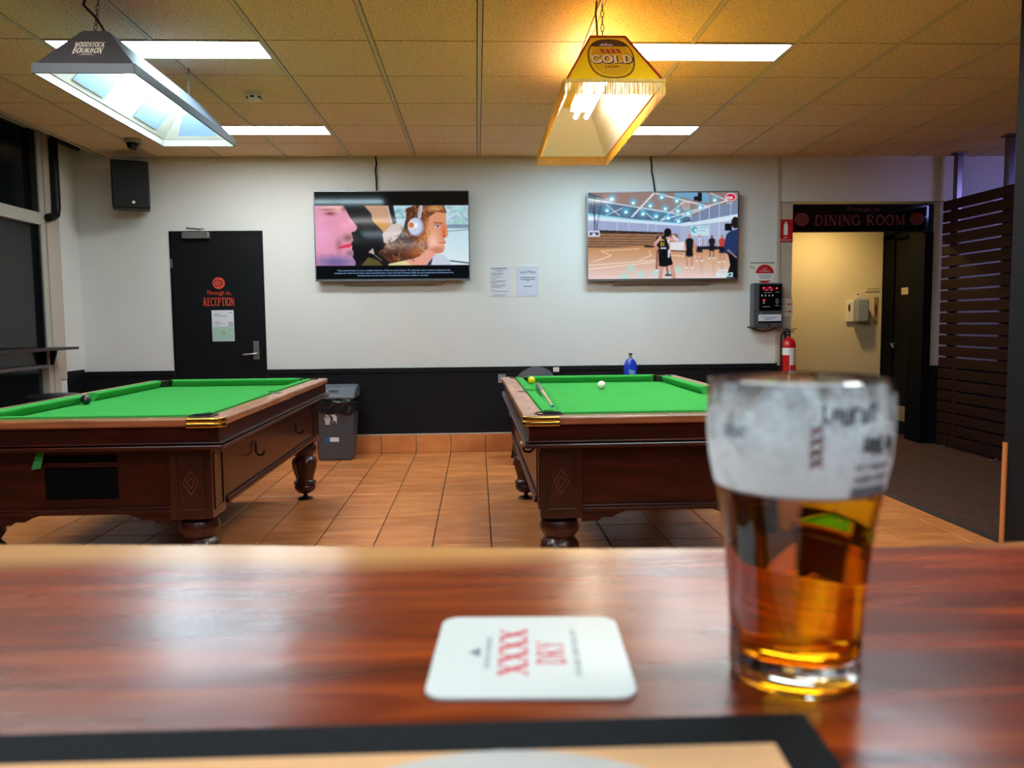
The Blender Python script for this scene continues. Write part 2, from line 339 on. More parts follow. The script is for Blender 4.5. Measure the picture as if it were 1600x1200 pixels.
def serif_mesh(body, w, h, spread=1.0, wt=1.0):
    vs = []; fs = []; x = 0
    def seg(a, b, t):
        a = Vector(a); b = Vector(b); d = (b - a); l = d.length
        if l < 1e-6: return
        d /= l; n = Vector((-d.y, d.x)) * t / 2; a = a - d * 0.004; b = b + d * 0.004
        k = len(vs); vs.extend([a - n, b - n, b + n, a + n]); fs.append((k, k + 1, k + 2, k + 3))
    for ch in body:
        cw, st, se = G[ch]
        for pts, t in st:
            for i in range(len(pts) - 1): seg((x + pts[i][0], pts[i][1]), (x + pts[i + 1][0], pts[i + 1][1]), t * wt)
        for (sx, sz) in se:
            zz = min(max(sz, 0.03), 0.97); seg((x + sx - 0.15, zz), (x + sx + 0.15, zz), 0.06)
        x += cw * spread
    me = bpy.data.meshes.new('lettering'); me.from_pydata([(v[0], v[1], 0) for v in vs], [], fs)
    fit_mesh(me, w, h)
    # lift each stroke a hair so overlaps never coincide
    for i, f in enumerate(me.polygons):
        for vi in f.vertices: me.vertices[vi].co.y = -0.00002 * (i % 9)
    return me
def serif(name, body, x, z, w, h, y, m, parent, arcb=0.0, slant=0.0, rot=None, wt=1.0):
    me = serif_mesh(body, w, h, 1.0, wt)
    for v in me.vertices:
        v.co.x += slant * v.co.z
        if arcb: v.co.z *= 1 + arcb * (2 * v.co.x / w) ** 2
    return link(name, me, m, parent, (x, y, z), rot)
def flat(poly, y): mb = MB(); n = len(poly); return mb.add([(x, y, z) for x, z in poly], [tuple(range(n))])
def ell(cx, cz, rx, rz, n=28): return [(cx + rx * math.cos(2 * PI * i / n), cz + rz * math.sin(2 * PI * i / n)) for i in range(n)]
def ring_flat(cx, cz, rx, rz, t, y, n=32):
    a = ell(cx, cz, rx, rz, n); b = ell(cx, cz, rx - t, rz - t, n); mb = MB()
    return mb.add([(x, y, z) for x, z in a + b], [(i, (i + 1) % n, n + (i + 1) % n, n + i) for i in range(n)])
def lines_mb(rows, y):   # list of (x0,x1,z0,z1)
    mb = MB()
    for x0, x1, z0, z1 in rows: mb.add([(x0, y, z0), (x1, y, z0), (x1, y, z1), (x0, y, z1)], [(0, 1, 2, 3)])
    return mb

for m_, sp_, ro_ in ((mahog, 0.3, 0.3), (slat_m, 0.12, 0.6), (black_matt, 0.08, 0.8), (black_door, 0.22, 0.45), (black_wall, 0.22, 0.5), (plastic_black, 0.3, 0.5)):
    b_ = m_.node_tree.nodes['Principled BSDF']; b_.inputs['Specular IOR Level'].default_value = sp_; b_.inputs['Roughness'].default_value = ro_
# ================================================================ SETTING
YW = 7.61; ZC = 2.81; XE = -3.42; XL = -3.70
# floor: a bed with terracotta tiles as parts
fl = sempty('floor')
part('tile_bed', MB().box(XL - 0.05, 7.6, -2.6, YW + 1.6, -0.06, -0.006), grout, fl)
P = 0.3342; x_f = -0.9348
def tile_mesh(w, d, z1=0.0):
    g = 0.0035; c = 0.004; mb = MB(); x0, x1, y0, y1 = g, w - g, g, d - g
    a = [(x0, y0), (x1, y0), (x1, y1), (x0, y1)]; b = [(x0 + c, y0 + c), (x1 - c, y0 + c), (x1 - c, y1 - c), (x0 + c, y1 - c)]
    vs = [(x, y, -0.006) for x, y in a] + [(x, y, z1 - 0.002) for x, y in a] + [(x, y, z1) for x, y in b]
    fs = [(0, 1, 5, 4), (1, 2, 6, 5), (2, 3, 7, 6), (3, 0, 4, 7), (4, 5, 9, 8), (5, 6, 10, 9), (6, 7, 11, 10), (7, 4, 8, 11), (8, 9, 10, 11)]
    mb.add(vs, fs); return mb
tm = tile_mesh(P, P).mesh('floor_tile'); tm.materials.append(terra)
far = MB(); yrow0 = 6.4144 - 0.0
for i in range(-9, 12):
    for r in range(-3, 28):
        x = x_f + i * P; y1 = yrow0 + P * 3 - r * P + P; y = y1 - P
        xa = max(x, XL); xb = min(x + P, 2.885); yb = min(y1, YW)
        if xb - xa < 0.02 or yb - y < 0.02 or y < -2.4: continue
        full = xb - xa > P - 1e-4 and yb - y > P - 1e-4
        if y > 4.0:
            link('floor_tile', tm if full else tile_mesh(xb - xa, yb - y).mesh('floor_tile'), terra, fl, (xa, y, 0))
        else:
            t = tile_mesh(xb - xa, yb - y); far.add([(vx + xa, vy + y, vz) for vx, vy, vz in t.v], t.f)
o = part('floor_tiles_under_bar', far, terra, fl); o['kind'] = 'stuff'
o = struct('trim_1', MB().box(2.885, 2.93, -2.4, YW, -0.006, 0.004), trim_dark)
part('carpet', MB().box(2.93, 7.5, -2.4, YW - 0.03, -0.006, 0.006).box(3.09, 4.46, YW - 0.03, 8.75, -0.006, 0.006), carpet, fl)

# back wall
wb = sempty('wall_back')
def wpart(name, mb, m, parent=wb, **k): return part(name, mb, m, parent, **k)
DX0, DX1, DZ = -2.868, -2.004, 2.128
wpart('wall_panel', MB().box(XL - 0.1, DX0, YW, YW + 0.15, 0, 3.25).box(DX1, 2.925, YW, YW + 0.15, 0, 3.25).box(DX0, DX1, YW, YW + 0.15, DZ, 3.25), wall_m)
wpart('wall_panel', MB().box(2.935, 3.07, YW, YW + 0.15, 0, 2.375).box(4.47, 7.5, YW, YW + 0.15, 0, 2.375), cream_m)
wpart('header_panel', MB().box(2.935, 7.5, YW - 0.004, YW + 0.15, 2.382, 3.25), wall_m)
# dado on the back wall
db = sempty('trim_2')
for a, b in ((XL + 0.001, DX0 - 0.005), (DX1 + 0.005, 2.93)):
    part('dado_panel', MB().box(a, b, YW - 0.012, YW - 0.0005, 0.18, 0.775), black_wall, db)
    part('dado_cap', MB().box(a, b, YW - 0.024, YW - 0.0005, 0.777, 0.822), black_wall, db, bevel=0.004)
part('dado_panel', MB().box(2.932, 3.07, YW - 0.012, YW - 0.0005, 0.006, 0.80), black_wall, db)
part('dado_panel', MB().box(4.47, 7.5, YW - 0.012, YW - 0.0005, 0.006, 0.78), black_wall, db)
part('cover_strip', MB().box(2.915, 2.945, YW - 0.01, YW - 0.0005, 0.83, 2.80), cream_m, db)
# tiled skirting
sk = sempty('baseboard_back')
skm = MB().box(0.003, P - 0.003, YW - 0.022, YW - 0.012, 0.002, 0.172).mesh('skirting_tile'); skm.materials.append(terra)
for i in range(-9, 12):
    x = x_f + i * P
    if x + P > 2.93 or x < XL or (x < DX1 and x + P > DX0): continue
    link('skirting_tile', skm, terra, sk, (x, 0, 0), bevel=0.002)
part('skirting_top', MB().box(DX1 + 0.01, 2.93, YW - 0.02, YW - 0.0125, 0.173, 0.185), alu, sk)

# left wall with windows
wl = sempty('wall_left')
wpart('pier', MB().box(XL - 0.15, XL, 7.03, YW, 0, 3.25), wall_m, wl)
wpart('jamb_strip', MB().box(XL, XL + 0.02, 7.04, 7.14, 0.32, 2.9), cream_m, wl, bevel=0.004)
wpart('jamb_strip', MB().box(XL, XL + 0.012, 7.15, 7.26, 0.78, 2.95), cream_m, wl, bevel=0.003)
wpart('sill_wall', MB().box(XL - 0.15, XL, -2.4, 7.03, 0, 0.30), black_wall, wl)
wpart('lintel', MB().box(XL - 0.15, XL, -2.4, 7.03, 2.94, 3.25), wall_m, wl)
part('dado_panel', MB().box(XL + 0.0005, XL + 0.01, 7.27, YW - 0.03, 0, 0.845), black_wall, wl)
nwin = 0
for (ya, yb) in ((5.0, 7.03), (2.9, 4.95), (0.8, 2.85), (-2.4, 0.75)):
    nwin += 1
    wn = sempty('window_%d' % nwin)
    X0, X1 = XL - 0.07, XL + 0.012
    f = MB().box(X0, X1, yb - 0.07, yb, 0.30, 2.94).box(X0, X1, ya, ya + 0.06, 0.30, 2.94).box(X0, X1, ya, yb, 2.90, 2.94).box(X0, X1, ya, yb, 0.30, 0.35)
    part('window_frame', f, alu, wn, bevel=0.004)
    part('transom', MB().box(X0, X1 + 0.006, ya + 0.06, yb - 0.07, 2.112, 2.215), alu, wn, bevel=0.004)
    part('mid_rail', MB().box(X0, X1, ya + 0.06, yb - 0.07, 0.895, 0.925), alu_grey, wn, bevel=0.003)
    part('gasket', MB().box(X0 + 0.02, X1 - 0.015, yb - 0.095, yb - 0.0705, 0.93, 2.11), plastic_black, wn)
    part('gasket', MB().box(X0 + 0.02, X1 - 0.015, yb - 0.16, yb - 0.0705, 2.216, 2.90), black_wall, wn)
    for z0, z1 in ((0.35, 0.895), (0.926, 2.111), (2.216, 2.9)):
        part('pane', MB().box(XL - 0.04, XL - 0.034, ya + 0.06, yb - 0.096, z0, z1), glass_pane, wn)
sh = thing('wall_shelf', 'dark timber drinks shelf under the window on the left wall', 'shelf', (XL, 6.0, 0))
part('shelf_board', MB().box(0.014, 0.23, -1.4, 1.05, 1.052, 1.075), mat('dark_shelf_wood', rgb(52, 40, 38), 0.35, var=0.2), sh, bevel=0.003)
for yy in (0.98, -1.0):
    part('bracket', MB().prism_y([(0.014, 1.051), (0.07, 1.051), (0.07, 1.03), (0.034, 0.92), (0.014, 0.92)], yy, yy + 0.02), dark_metal, sh)
ww = thing('drain_pipe', 'black bent pipe on the wall beside the upper left window', 'pipe', (XL + 0.05, 7.15, 2.2))
part('pipe_tube', MB().tube([(0, 0.42, 0.69), (0, 0.15, 0.69), (0, 0.03, 0.685), (0, 0.0, 0.65), (0, 0.0, 0.3), (0, 0.0, 0.08), (0, -0.02, 0.02), (0, -0.07, -0.005), (0, -0.14, -0.02)], 0.036, 12), plastic_black, ww, smooth=True)

# right and rear walls
struct('wall_right', MB().box(7.5, 7.6, -2.5, 9.0, 0, 3.25), cream_m)
struct('wall_rear', MB().box(XL - 0.1, 7.6, -2.6, -2.5, 0, 3.25), mat('dimmed_rear_wall', rgb(74, 52, 42), 0.6))  # colour darkened so the beer glass reflects a dim room
struct('soffit', MB().box(XL - 0.1, 7.6, -2.6, 9.0, 3.25, 3.3), cream_m)

# corridor behind the opening
co = sempty('wall_corridor')
part('end_wall', MB().box(2.4, 4.62, 8.76, 8.86, 0, 2.6), yellow_wall, co)
part('side_wall', MB().box(4.62, 4.72, 7.76, 8.86, 0, 2.6), black_matt, co)
part('side_wall', MB().box(2.3, 2.4, 7.76, 8.86, 0, 2.6), yellow_wall, co)
part('corridor_ceiling', MB().box(2.3, 4.72, 7.76, 8.86, 2.42, 2.5), yellow_wall, co)
# door 1 to reception
d1 = sempty('door_1')
part('door_leaf', MB().box(DX0 + 0.012, DX1 - 0.012, YW - 0.004, YW + 0.036, 0.008, DZ - 0.01), black_door, d1, bevel=0.002)
part('door_jamb', MB().box(DX0 - 0.001, DX0 + 0.008, YW - 0.008, YW + 0.1, 0, DZ).box(DX1 - 0.008, DX1 + 0.001, YW - 0.008, YW + 0.1, 0, DZ).box(DX0, DX1, YW - 0.008, YW + 0.1, DZ - 0.006, DZ + 0.002), black_wall, d1)
hp = part('handle_plate', MB().box(-2.124, -2.07, YW - 0.012, YW - 0.0045, 0.92, 1.095), steel, d1, bevel=0.003)
part('lever', MB().tube([(-2.09, YW - 0.012, 0.975), (-2.09, YW - 0.05, 0.975), (-2.11, YW - 0.055, 0.974), (-2.21, YW - 0.055, 0.968)], 0.0085, 10), steel, hp, smooth=True)
part('hinge', MB().box(-2.866, -2.845, YW - 0.012, YW - 0.0085, 1.79, 1.87), steel, d1)
em = part('oyster_emblem', flat(ell(-2.426, 1.643, 0.058, 0.055, 18), YW - 0.0052), red_print, d1)
part('emblem_swirl', MB().add(*(lambda r: (r.v, r.f))(ring_flat(-2.43, 1.643, 0.042, 0.032, 0.008, YW - 0.0056))).add(*(lambda r: (r.v, r.f))(ring_flat(-2.42, 1.643, 0.022, 0.015, 0.006, YW - 0.0056))), brown_ink, em)
text('lettering', 'Through to,', -2.427, 1.547, 0.23, 0.052, YW - 0.0055, red_print, d1)
serif('lettering', 'RECEPTION', -2.43, 1.468, 0.29, 0.082, YW - 0.0055, red_print, d1)
cl = thing('door_closer', 'silver overhead door closer above the black reception door', 'door closer', (-2.61, YW, 2.09))
part('closer_body', MB().box(-0.125, 0.125, -0.055, -0.006, -0.035, 0.028), steel, cl, bevel=0.006)
part('closer_arm', MB().tube([(0.06, -0.04, 0.03), (0.05, -0.045, 0.045), (-0.08, -0.05, 0.062), (-0.07, -0.03, 0.075)], 0.006, 6).tube([(-0.08, -0.05, 0.062), (0.1, -0.09, 0.047)], 0.005, 6), steel, cl, smooth=True)

# door 2: dining room opening with transom and side door
d2 = sempty('door_2')
part('door_frame', MB().box(4.385, 4.468, YW - 0.01, YW + 0.14, 0.006, 2.09).box(4.40, 4.62, YW + 0.14, YW + 0.30, 0.006, 2.40), black_matt, d2, bevel=0.004)
part('transom_board', MB().box(3.072, 4.468, YW + 0.02, YW + 0.05, 2.09, 2.358), gloss_black, d2)
part('transom_edge', MB().box(3.072, 4.468, YW + 0.0, YW + 0.019, 2.09, 2.104).box(3.072, 4.468, YW, YW + 0.019, 2.345, 2.358).box(4.44, 4.468, YW, YW + 0.019, 2.104, 2.345), black_wall, d2)
text('lettering', 'Through to', 3.77, 2.305, 0.33, 0.052, YW + 0.0175, red_dim, d2)
serif('lettering', 'DINING ROOM', 3.75, 2.205, 0.90, 0.105, YW + 0.0175, red_dim, d2)
for cx in (3.165, 4.31):
    e2 = part('oyster_emblem', flat(ell(cx, 2.215, 0.072, 0.062, 24), YW + 0.018), red_dim, d2)
    part('emblem_swirl', MB().add(*(lambda r: (r.v, r.f))(ring_flat(cx, 2.215, 0.052, 0.04, 0.008, YW + 0.0176))).add(*(lambda r: (r.v, r.f))(ring_flat(cx + 0.01, 2.215, 0.028, 0.02, 0.007, YW + 0.0176))), brown_ink, e2)
dk = mat('dark_brown_door', rgb(17, 15, 12), 0.7, spec=0.1)
part('door_leaf', MB().box(4.585, 4.619, 8.0, 8.50, 0.01, 2.09), dk, d2, bevel=0.003)
part('door_frame', MB().box(4.57, 4.619, 8.51, 8.755, 0.006, 2.41).box(4.57, 4.619, 8.0, 8.755, 2.11, 2.16).box(4.57, 4.619, 7.912, 7.995, 0.006, 2.41), black_matt, d2)
vn = part('vent_frame', MB().box(4.578, 4.5845, 8.04, 8.46, 0.14, 0.30), vent_m, d2)
for k in range(7): part('vent_louvre', MB().box(4.572, 4.5775, 8.05, 8.45, 0.15 + k * 0.021, 0.162 + k * 0.021), vent_m, vn)
part('door_sign', MB().box(4.576, 4.5845, 8.14, 8.36, 1.50, 1.575), mat('tan_sign', rgb(170, 150, 110), 0.4), d2, bevel=0.002)
part('lever', MB().tube([(4.584, 8.47, 0.97), (4.54, 8.47, 0.97), (4.53, 8.40, 0.93)], 0.01, 8), steel, d2, smooth=True)
tsg = tag(link('toilet_sign', MB().box(-0.075, 0.075, -0.006, 0, -0.024, 0.024).mesh('toilet_sign'), yellow_wall, None, (4.455, 8.757, 1.575)), 'small toilet sign high on the yellow corridor wall', 'sign')
text('lettering', 'TOILET', 0, 0, 0.12, 0.03, -0.0065, ink_black, tsg)
ps = thing('person_sign', 'small red and white pictogram sign above the grey dispenser', 'sign', (4.29, 8.757, 1.50))
part('sign_plate', MB().box(-0.03, 0.03, -0.005, 0, -0.065, 0.04), plastic_white, ps)
part('pictogram', MB().add(*(lambda r: (r.v, r.f))(flat(ell(0, 0.022, 0.01, 0.01, 12), -0.0055))).add([(-0.02, -0.0055, -0.05), (0.02, -0.0055, -0.05), (0.012, -0.0055, -0.02), (-0.012, -0.0055, -0.02)], [(0, 1, 2, 3)]), red_dim, ps)
ar = thing('arrow_sign', 'narrow upright sign beside the corridor corner on the yellow wall', 'sign', (4.505, 8.757, 1.36))
part('sign_plate', MB().box(-0.022, 0.022, -0.005, 0, -0.17, 0.13), mat('brown_tan_plate', rgb(170, 134, 84), 0.5), ar)
part('arrow', MB().add([(-0.008, -0.0055, 0.05), (0.008, -0.0055, 0.05), (0.015, -0.0055, 0.0), (0.006, -0.0055, -0.09), (-0.006, -0.0055, -0.09), (-0.015, -0.0055, 0.0)], [(0, 1, 2, 3, 4, 5)]), red_dim, ar)
dp = thing('sanitiser_dispenser', 'grey and white wall dispenser on the yellow corridor wall', 'dispenser', (4.26, 8.757, 1.21))
part('back_plate', MB().box(-0.10, 0.02, -0.03, 0, 0, 0.24), plastic_white, dp, bevel=0.01)
part('tank', MB().box(-0.035, 0.10, -0.14, -0.031, 0, 0.26), mat('dispenser_grey', rgb(140, 146, 156), 0.35), dp, bevel=0.018, seg=3)
part('keyhole_window', flat(ell(-0.075, 0.16, 0.013, 0.045, 14), -0.0305), brown_ink, dp)

# ceiling: suspended tiles
ce = sempty('ceiling')
part('ceiling_void', MB().box(XE - 0.02, 7.5, -2.5, YW, ZC + 0.03, ZC + 0.05), gap_m, ce)
S_ = 0.6294; Y4 = 7.05; X0c = 0.0377
def ctile(w, d):
    g = 0.006; mb = MB(); x0, x1, y0, y1 = 0.017, w - 0.017, g, d - g
    return mb.box(x0, x1, y0, y1, 0.002, 0.016)
cm = ctile(0.6, S_).mesh('ceiling_tile'); cm.materials.append(ceil_m)
lights = [(-4, 4, em_cool, 'cool white recessed ceiling light behind the black bourbon lamp, left'), (-4 + 2, 0, em_warm, '')]
LIT = {}   # (col,row)-> half lit
def row_y(r): return Y4 - S_ * (4 - r)    # near edge of row r..r+1
troffers = [((-4, 0), em_cool, 'cool white recessed ceiling light directly above the black bourbon lamp'),
            ((-4, 3), em_warm, 'warm white recessed ceiling light past the far end of the black bourbon lamp'),
            ((1, 0), em_warm, 'warm white recessed ceiling light to the right of the yellow lager lamp'),
            ((1, 3), em_cool, 'short looking cool ceiling light behind the yellow lager lamp'),
            ]
hidden = [((-4, -3), em_warm), ((1, -3), em_cool), ((-4, -6), em_cool), ((1, -6), em_warm), ((-3, -9), em_cool), ((1, -9), em_cool)]  # last two added unseen behind the bar to light camera-facing sides
occ = set()
for (c, r), m, lb in troffers + [(a, b, None) for a, b in hidden]:
    occ.add((c, r)); occ.add((c + 1, r))
for c in range(-6, 13):
    xa = X0c + c * 0.6; xb = xa + 0.6
    if xb <= XE + 0.03 or xa >= 7.5: continue
    for r in range(-11, 5):
        ya = row_y(r); yb = min(ya + S_, YW) if r < 4 else YW
        if ya < -2.5: continue
        xa2 = max(xa, XE - 0.008)
        if (c, r) in occ:
            link('ceiling_tile', ctile(xb - xa2, S_ / 2).mesh('ceiling_tile'), ceil_m, ce, (xa2, ya + S_ / 2, ZC))
            continue
        if xb - xa2 > 0.599 and abs(yb - ya - S_) < 1e-3: link('ceiling_tile', cm, ceil_m, ce, (xa, ya, ZC))
        else: link('ceiling_tile', ctile(min(xb, 7.5) - xa2, yb - ya).mesh('ceiling_tile'), ceil_m, ce, (xa2, ya, ZC))
mids = {}
for (c, r), *_ in troffers + hidden: mids.setdefault(c + 1, []).append((row_y(r), row_y(r) + S_ / 2))
for c in range(-5, 13):
    x = X0c + c * 0.6
    if not XE < x < 7.5: continue
    y = -2.5
    for y0, y1 in sorted(mids.get(c, [])) + [(YW, YW)]:
        if y0 - y > 0.05: part('grid_bar', MB().box(-0.012, 0.012, y, y0, 0.0, 0.012), grid_m, ce, (x, 0, ZC - 0.0015))
        y = y1
part('edge_trim', MB().box(XE - 0.03, XE - 0.005, -2.5, YW, -0.004, 0.03), grid_m, ce, (0, 0, ZC))
fr_me = None
def troffer(c, r, m, label, group=None):
    xa = X0c + c * 0.6 + 0.012; xb = X0c + (c + 2) * 0.6 - 0.012; ya = row_y(r) + 0.01; yb = row_y(r) + S_ / 2 - 0.006
    t = thing('ceiling_light', label, 'ceiling light', ((xa + xb) / 2, (ya + yb) / 2, ZC + 0.02), 0, group)
    hx, hy = (xb - xa) / 2, (yb - ya) / 2
    part('frame', MB().box(-hx, hx, -hy, -hy + 0.012, -0.022, 0.0).box(-hx, hx, hy - 0.012, hy, -0.022, 0.0).box(-hx, -hx + 0.012, -hy + 0.012, hy - 0.012, -0.022, 0.0).box(hx - 0.012, hx, -hy + 0.012, hy - 0.012, -0.022, 0.0), grid_m, t)
    part('diffuser', MB().box(-hx + 0.0125, hx - 0.0125, -hy + 0.0125, hy - 0.0125, -0.014, -0.006), m, t)
for (c, r), m, lb in troffers: troffer(c, r, m, lb)
for ((c, r), m), lb in zip(hidden, ('recessed ceiling light over the tiles just before the left pool table', 'recessed ceiling light over the tiles just before the right pool table', 'recessed ceiling light over the left part of the bar', 'recessed ceiling light over the right part of the bar', 'unseen ceiling light added behind the bar on the left', 'unseen ceiling light added behind the bar on the right')): troffer(c, r, m, lb, 'ceiling lights over the bar side of the room')
sd = thing('smoke_detector', 'round white smoke detector on the ceiling right of the black lamp', 'smoke detector', (-1.486, 5.55, ZC))
part('base', MB().lathe([(0.065, -0.012), (0.065, 0.0)], n=24), plastic_white, sd, smooth=True)
part('sensor_head', MB().lathe([(0.028, -0.048), (0.04, -0.045), (0.048, -0.03), (0.05, -0.0125)], n=24), plastic_white, sd, smooth=True)
for a in range(6):
    ca, sa = math.cos(a * PI / 3 - PI / 2), math.sin(a * PI / 3 - PI / 2)
    part('vent_slot', MB().tube([(ca * 0.047 - sa * 0.012, sa * 0.047 + ca * 0.012, -0.03), (ca * 0.047 + sa * 0.012, sa * 0.047 - ca * 0.012, -0.03)], 0.006, 6), plastic_black, sd)
dc = thing('dome_camera', 'small dark security dome camera on the ceiling near the speaker', 'camera', (-2.866, 6.9, ZC))
part('base', MB().lathe([(0.066, -0.03), (0.07, -0.02), (0.07, 0.0)], n=24), mat('camera_base', rgb(150, 140, 124), 0.4), dc, smooth=True)
part('dome', MB().lathe([(0.004, -0.09), (0.03, -0.083), (0.045, -0.065), (0.052, -0.045), (0.054, -0.031)], n=24), gloss_black, dc, smooth=True)

# ================================================================ SLATTED SCREEN
sc = thing('slatted_screen', 'tall dark timber slatted privacy screen on the right', 'screen', (4.49, 7.40, 0))
slm = MB().box(-0.012, 0.012, -2.2, 0.075, 0.0, 0.089).mesh('slat'); slm.materials.append(slat_m)
for k in range(22): link('slat', slm, slat_m, sc, (0, 0, 0.035 + k * 0.1063), bevel=0.003)
for yy in (-0.04, -0.81, -1.58, -2.15):
    u = part('upright', MB().box(0.0125, 0.05, yy - 0.03, yy + 0.03, 0.02, 2.36), slat_m, sc)
    part('foot', MB().box(-0.05, 0.06, yy - 0.025, yy + 0.025, 0.006, 0.016).box(0.0, 0.03, yy - 0.01, yy + 0.01, 0.016, 0.034), steel, sc, bevel=0.003)
for yy, lb in ((7.45, 'grey metal post behind the far end of the slatted screen'), (6.72, 'grey metal post rising above the middle of the slatted screen')):
    p = thing('metal_post', lb, 'post', (4.60, yy, 0))
    part('shaft', MB().box(-0.03, 0.03, -0.03, 0.03, 0.006, ZC - 0.02), post_m, p, bevel=0.006)
    part('top_plate', MB().box(-0.05, 0.05, -0.05, 0.05, ZC - 0.019, ZC - 0.004), post_m, p)
bc = thing('bar_column', 'black painted column at the right edge with orange timber edging', 'column', (2.835, 3.6, 0))
part('column_body', MB().box(-0.17, 0.6, -0.25, 0.25, 0.0, ZC - 0.004), mat('column_black', rgb(22, 22, 25), 0.6, spec=0.15), bc)
part('edge_strip', MB().box(-0.179, -0.1705, 0.22, 0.25, 0.0, 0.62), mat('orange_timber', rgb(190, 116, 62), 0.4), bc)

# ================================================================ TV PICTURES (vertex-colour screens)
class Canvas:
    def __init__(s, W, H, x0, x1, y0, y1, col=(0, 0, 0)):
        s.W, s.H = W, H; s.ss = 2
        w2, h2 = W * 2, H * 2
        s.X, s.Y = np.meshgrid(x0 + (np.arange(w2) + .5) / w2 * (x1 - x0), y0 + (np.arange(h2) + .5) / h2 * (y1 - y0))
        s.im = np.zeros((h2, w2, 3)) + np.array(col, float)
    def mask(s, poly):
        m = np.zeros(s.X.shape, bool); n = len(poly)
        for i in range(n):
            x1, y1 = poly[i]; x2, y2 = poly[(i + 1) % n]
            if y1 == y2: continue
            c = ((y1 > s.Y) != (y2 > s.Y)) & (s.X < (x2 - x1) * (s.Y - y1) / (y2 - y1) + x1); m ^= c
        return m
    def poly(s, p, c, a=1.0): m = s.mask(p); s.im[m] = s.im[m] * (1 - a) + np.array(c) * a
    def ell(s, cx, cy, rx, ry, c, a=1.0): m = ((s.X - cx) / rx) ** 2 + ((s.Y - cy) / ry) ** 2 < 1; s.im[m] = s.im[m] * (1 - a) + np.array(c) * a
    def soft(s, cx, cy, rx, ry, c, a=1.0, clip=None):
        d = np.exp(-(((s.X - cx) / rx) ** 2 + ((s.Y - cy) / ry) ** 2) * 1.2) * a
        if clip is not None: d = d * clip
        s.im = s.im * (1 - d[..., None]) + np.array(c) * d[..., None]
    def line(s, x1, y1, x2, y2, w, c, a=1.0):
        dx, dy = x2 - x1, y2 - y1; L = dx * dx + dy * dy
        t = np.clip(((s.X - x1) * dx + (s.Y - y1) * dy) / L, 0, 1); d = np.hypot(s.X - x1 - t * dx, s.Y - y1 - t * dy)
        m = d < w / 2; s.im[m] = s.im[m] * (1 - a) + np.array(c) * a
    def rect(s, a, b, c_, d, col, al=1.0): s.poly([(a, b), (c_, b), (c_, d), (a, d)], col, al)
    def out(s):
        im = s.im.reshape(s.H, 2, s.W, 2, 3).mean((1, 3))
        p = np.pad(im, ((1, 1), (1, 1), (0, 0)), 'edge'); b = (p[:-2, 1:-1] + p[2:, 1:-1] + p[1:-1, :-2] + p[1:-1, 2:] + 4 * im) / 8
        return b
def screen_mesh(cv, w, h, name):
    im = cv.out()[::-1]; H, W = im.shape[:2]
    xs = np.linspace(-w / 2, w / 2, W); zs = np.linspace(-h / 2, h / 2, H)
    X, Z = np.meshgrid(xs, zs); co = np.stack([X, np.zeros_like(X), Z], -1).reshape(-1, 3)
    i = (np.arange(H - 1)[:, None] * W + np.arange(W - 1)).ravel(); f = np.stack([i, i + 1, i + W + 1, i + W], 1)
    me = bpy.data.meshes.new(name); me.from_pydata(co.tolist(), [], f.tolist())
    c = im.reshape(-1, 3) / 255.0; c = np.where(c <= 0.04045, c / 12.92, ((c + 0.055) / 1.055) ** 2.4)
    at = me.color_attributes.new('picture', 'FLOAT_COLOR', 'POINT'); at.data.foreach_set('color', np.concatenate([c, np.ones((len(c), 1))], 1).ravel())
    return me
scr = bpy.data.materials.new('lit_screen'); scr.use_nodes = True
b_ = scr.node_tree.nodes['Principled BSDF']; b_.inputs['Base Color'].default_value = (0.004, 0.004, 0.004, 1); b_.inputs['Roughness'].default_value = 0.07; b_.inputs['Specular IOR Level'].default_value = 0.3
va = scr.node_tree.nodes.new('ShaderNodeVertexColor'); va.layer_name = 'picture'
scr.node_tree.links.new(va.outputs[0], b_.inputs['Emission Color']); b_.inputs['Emission Strength'].default_value = 1.0

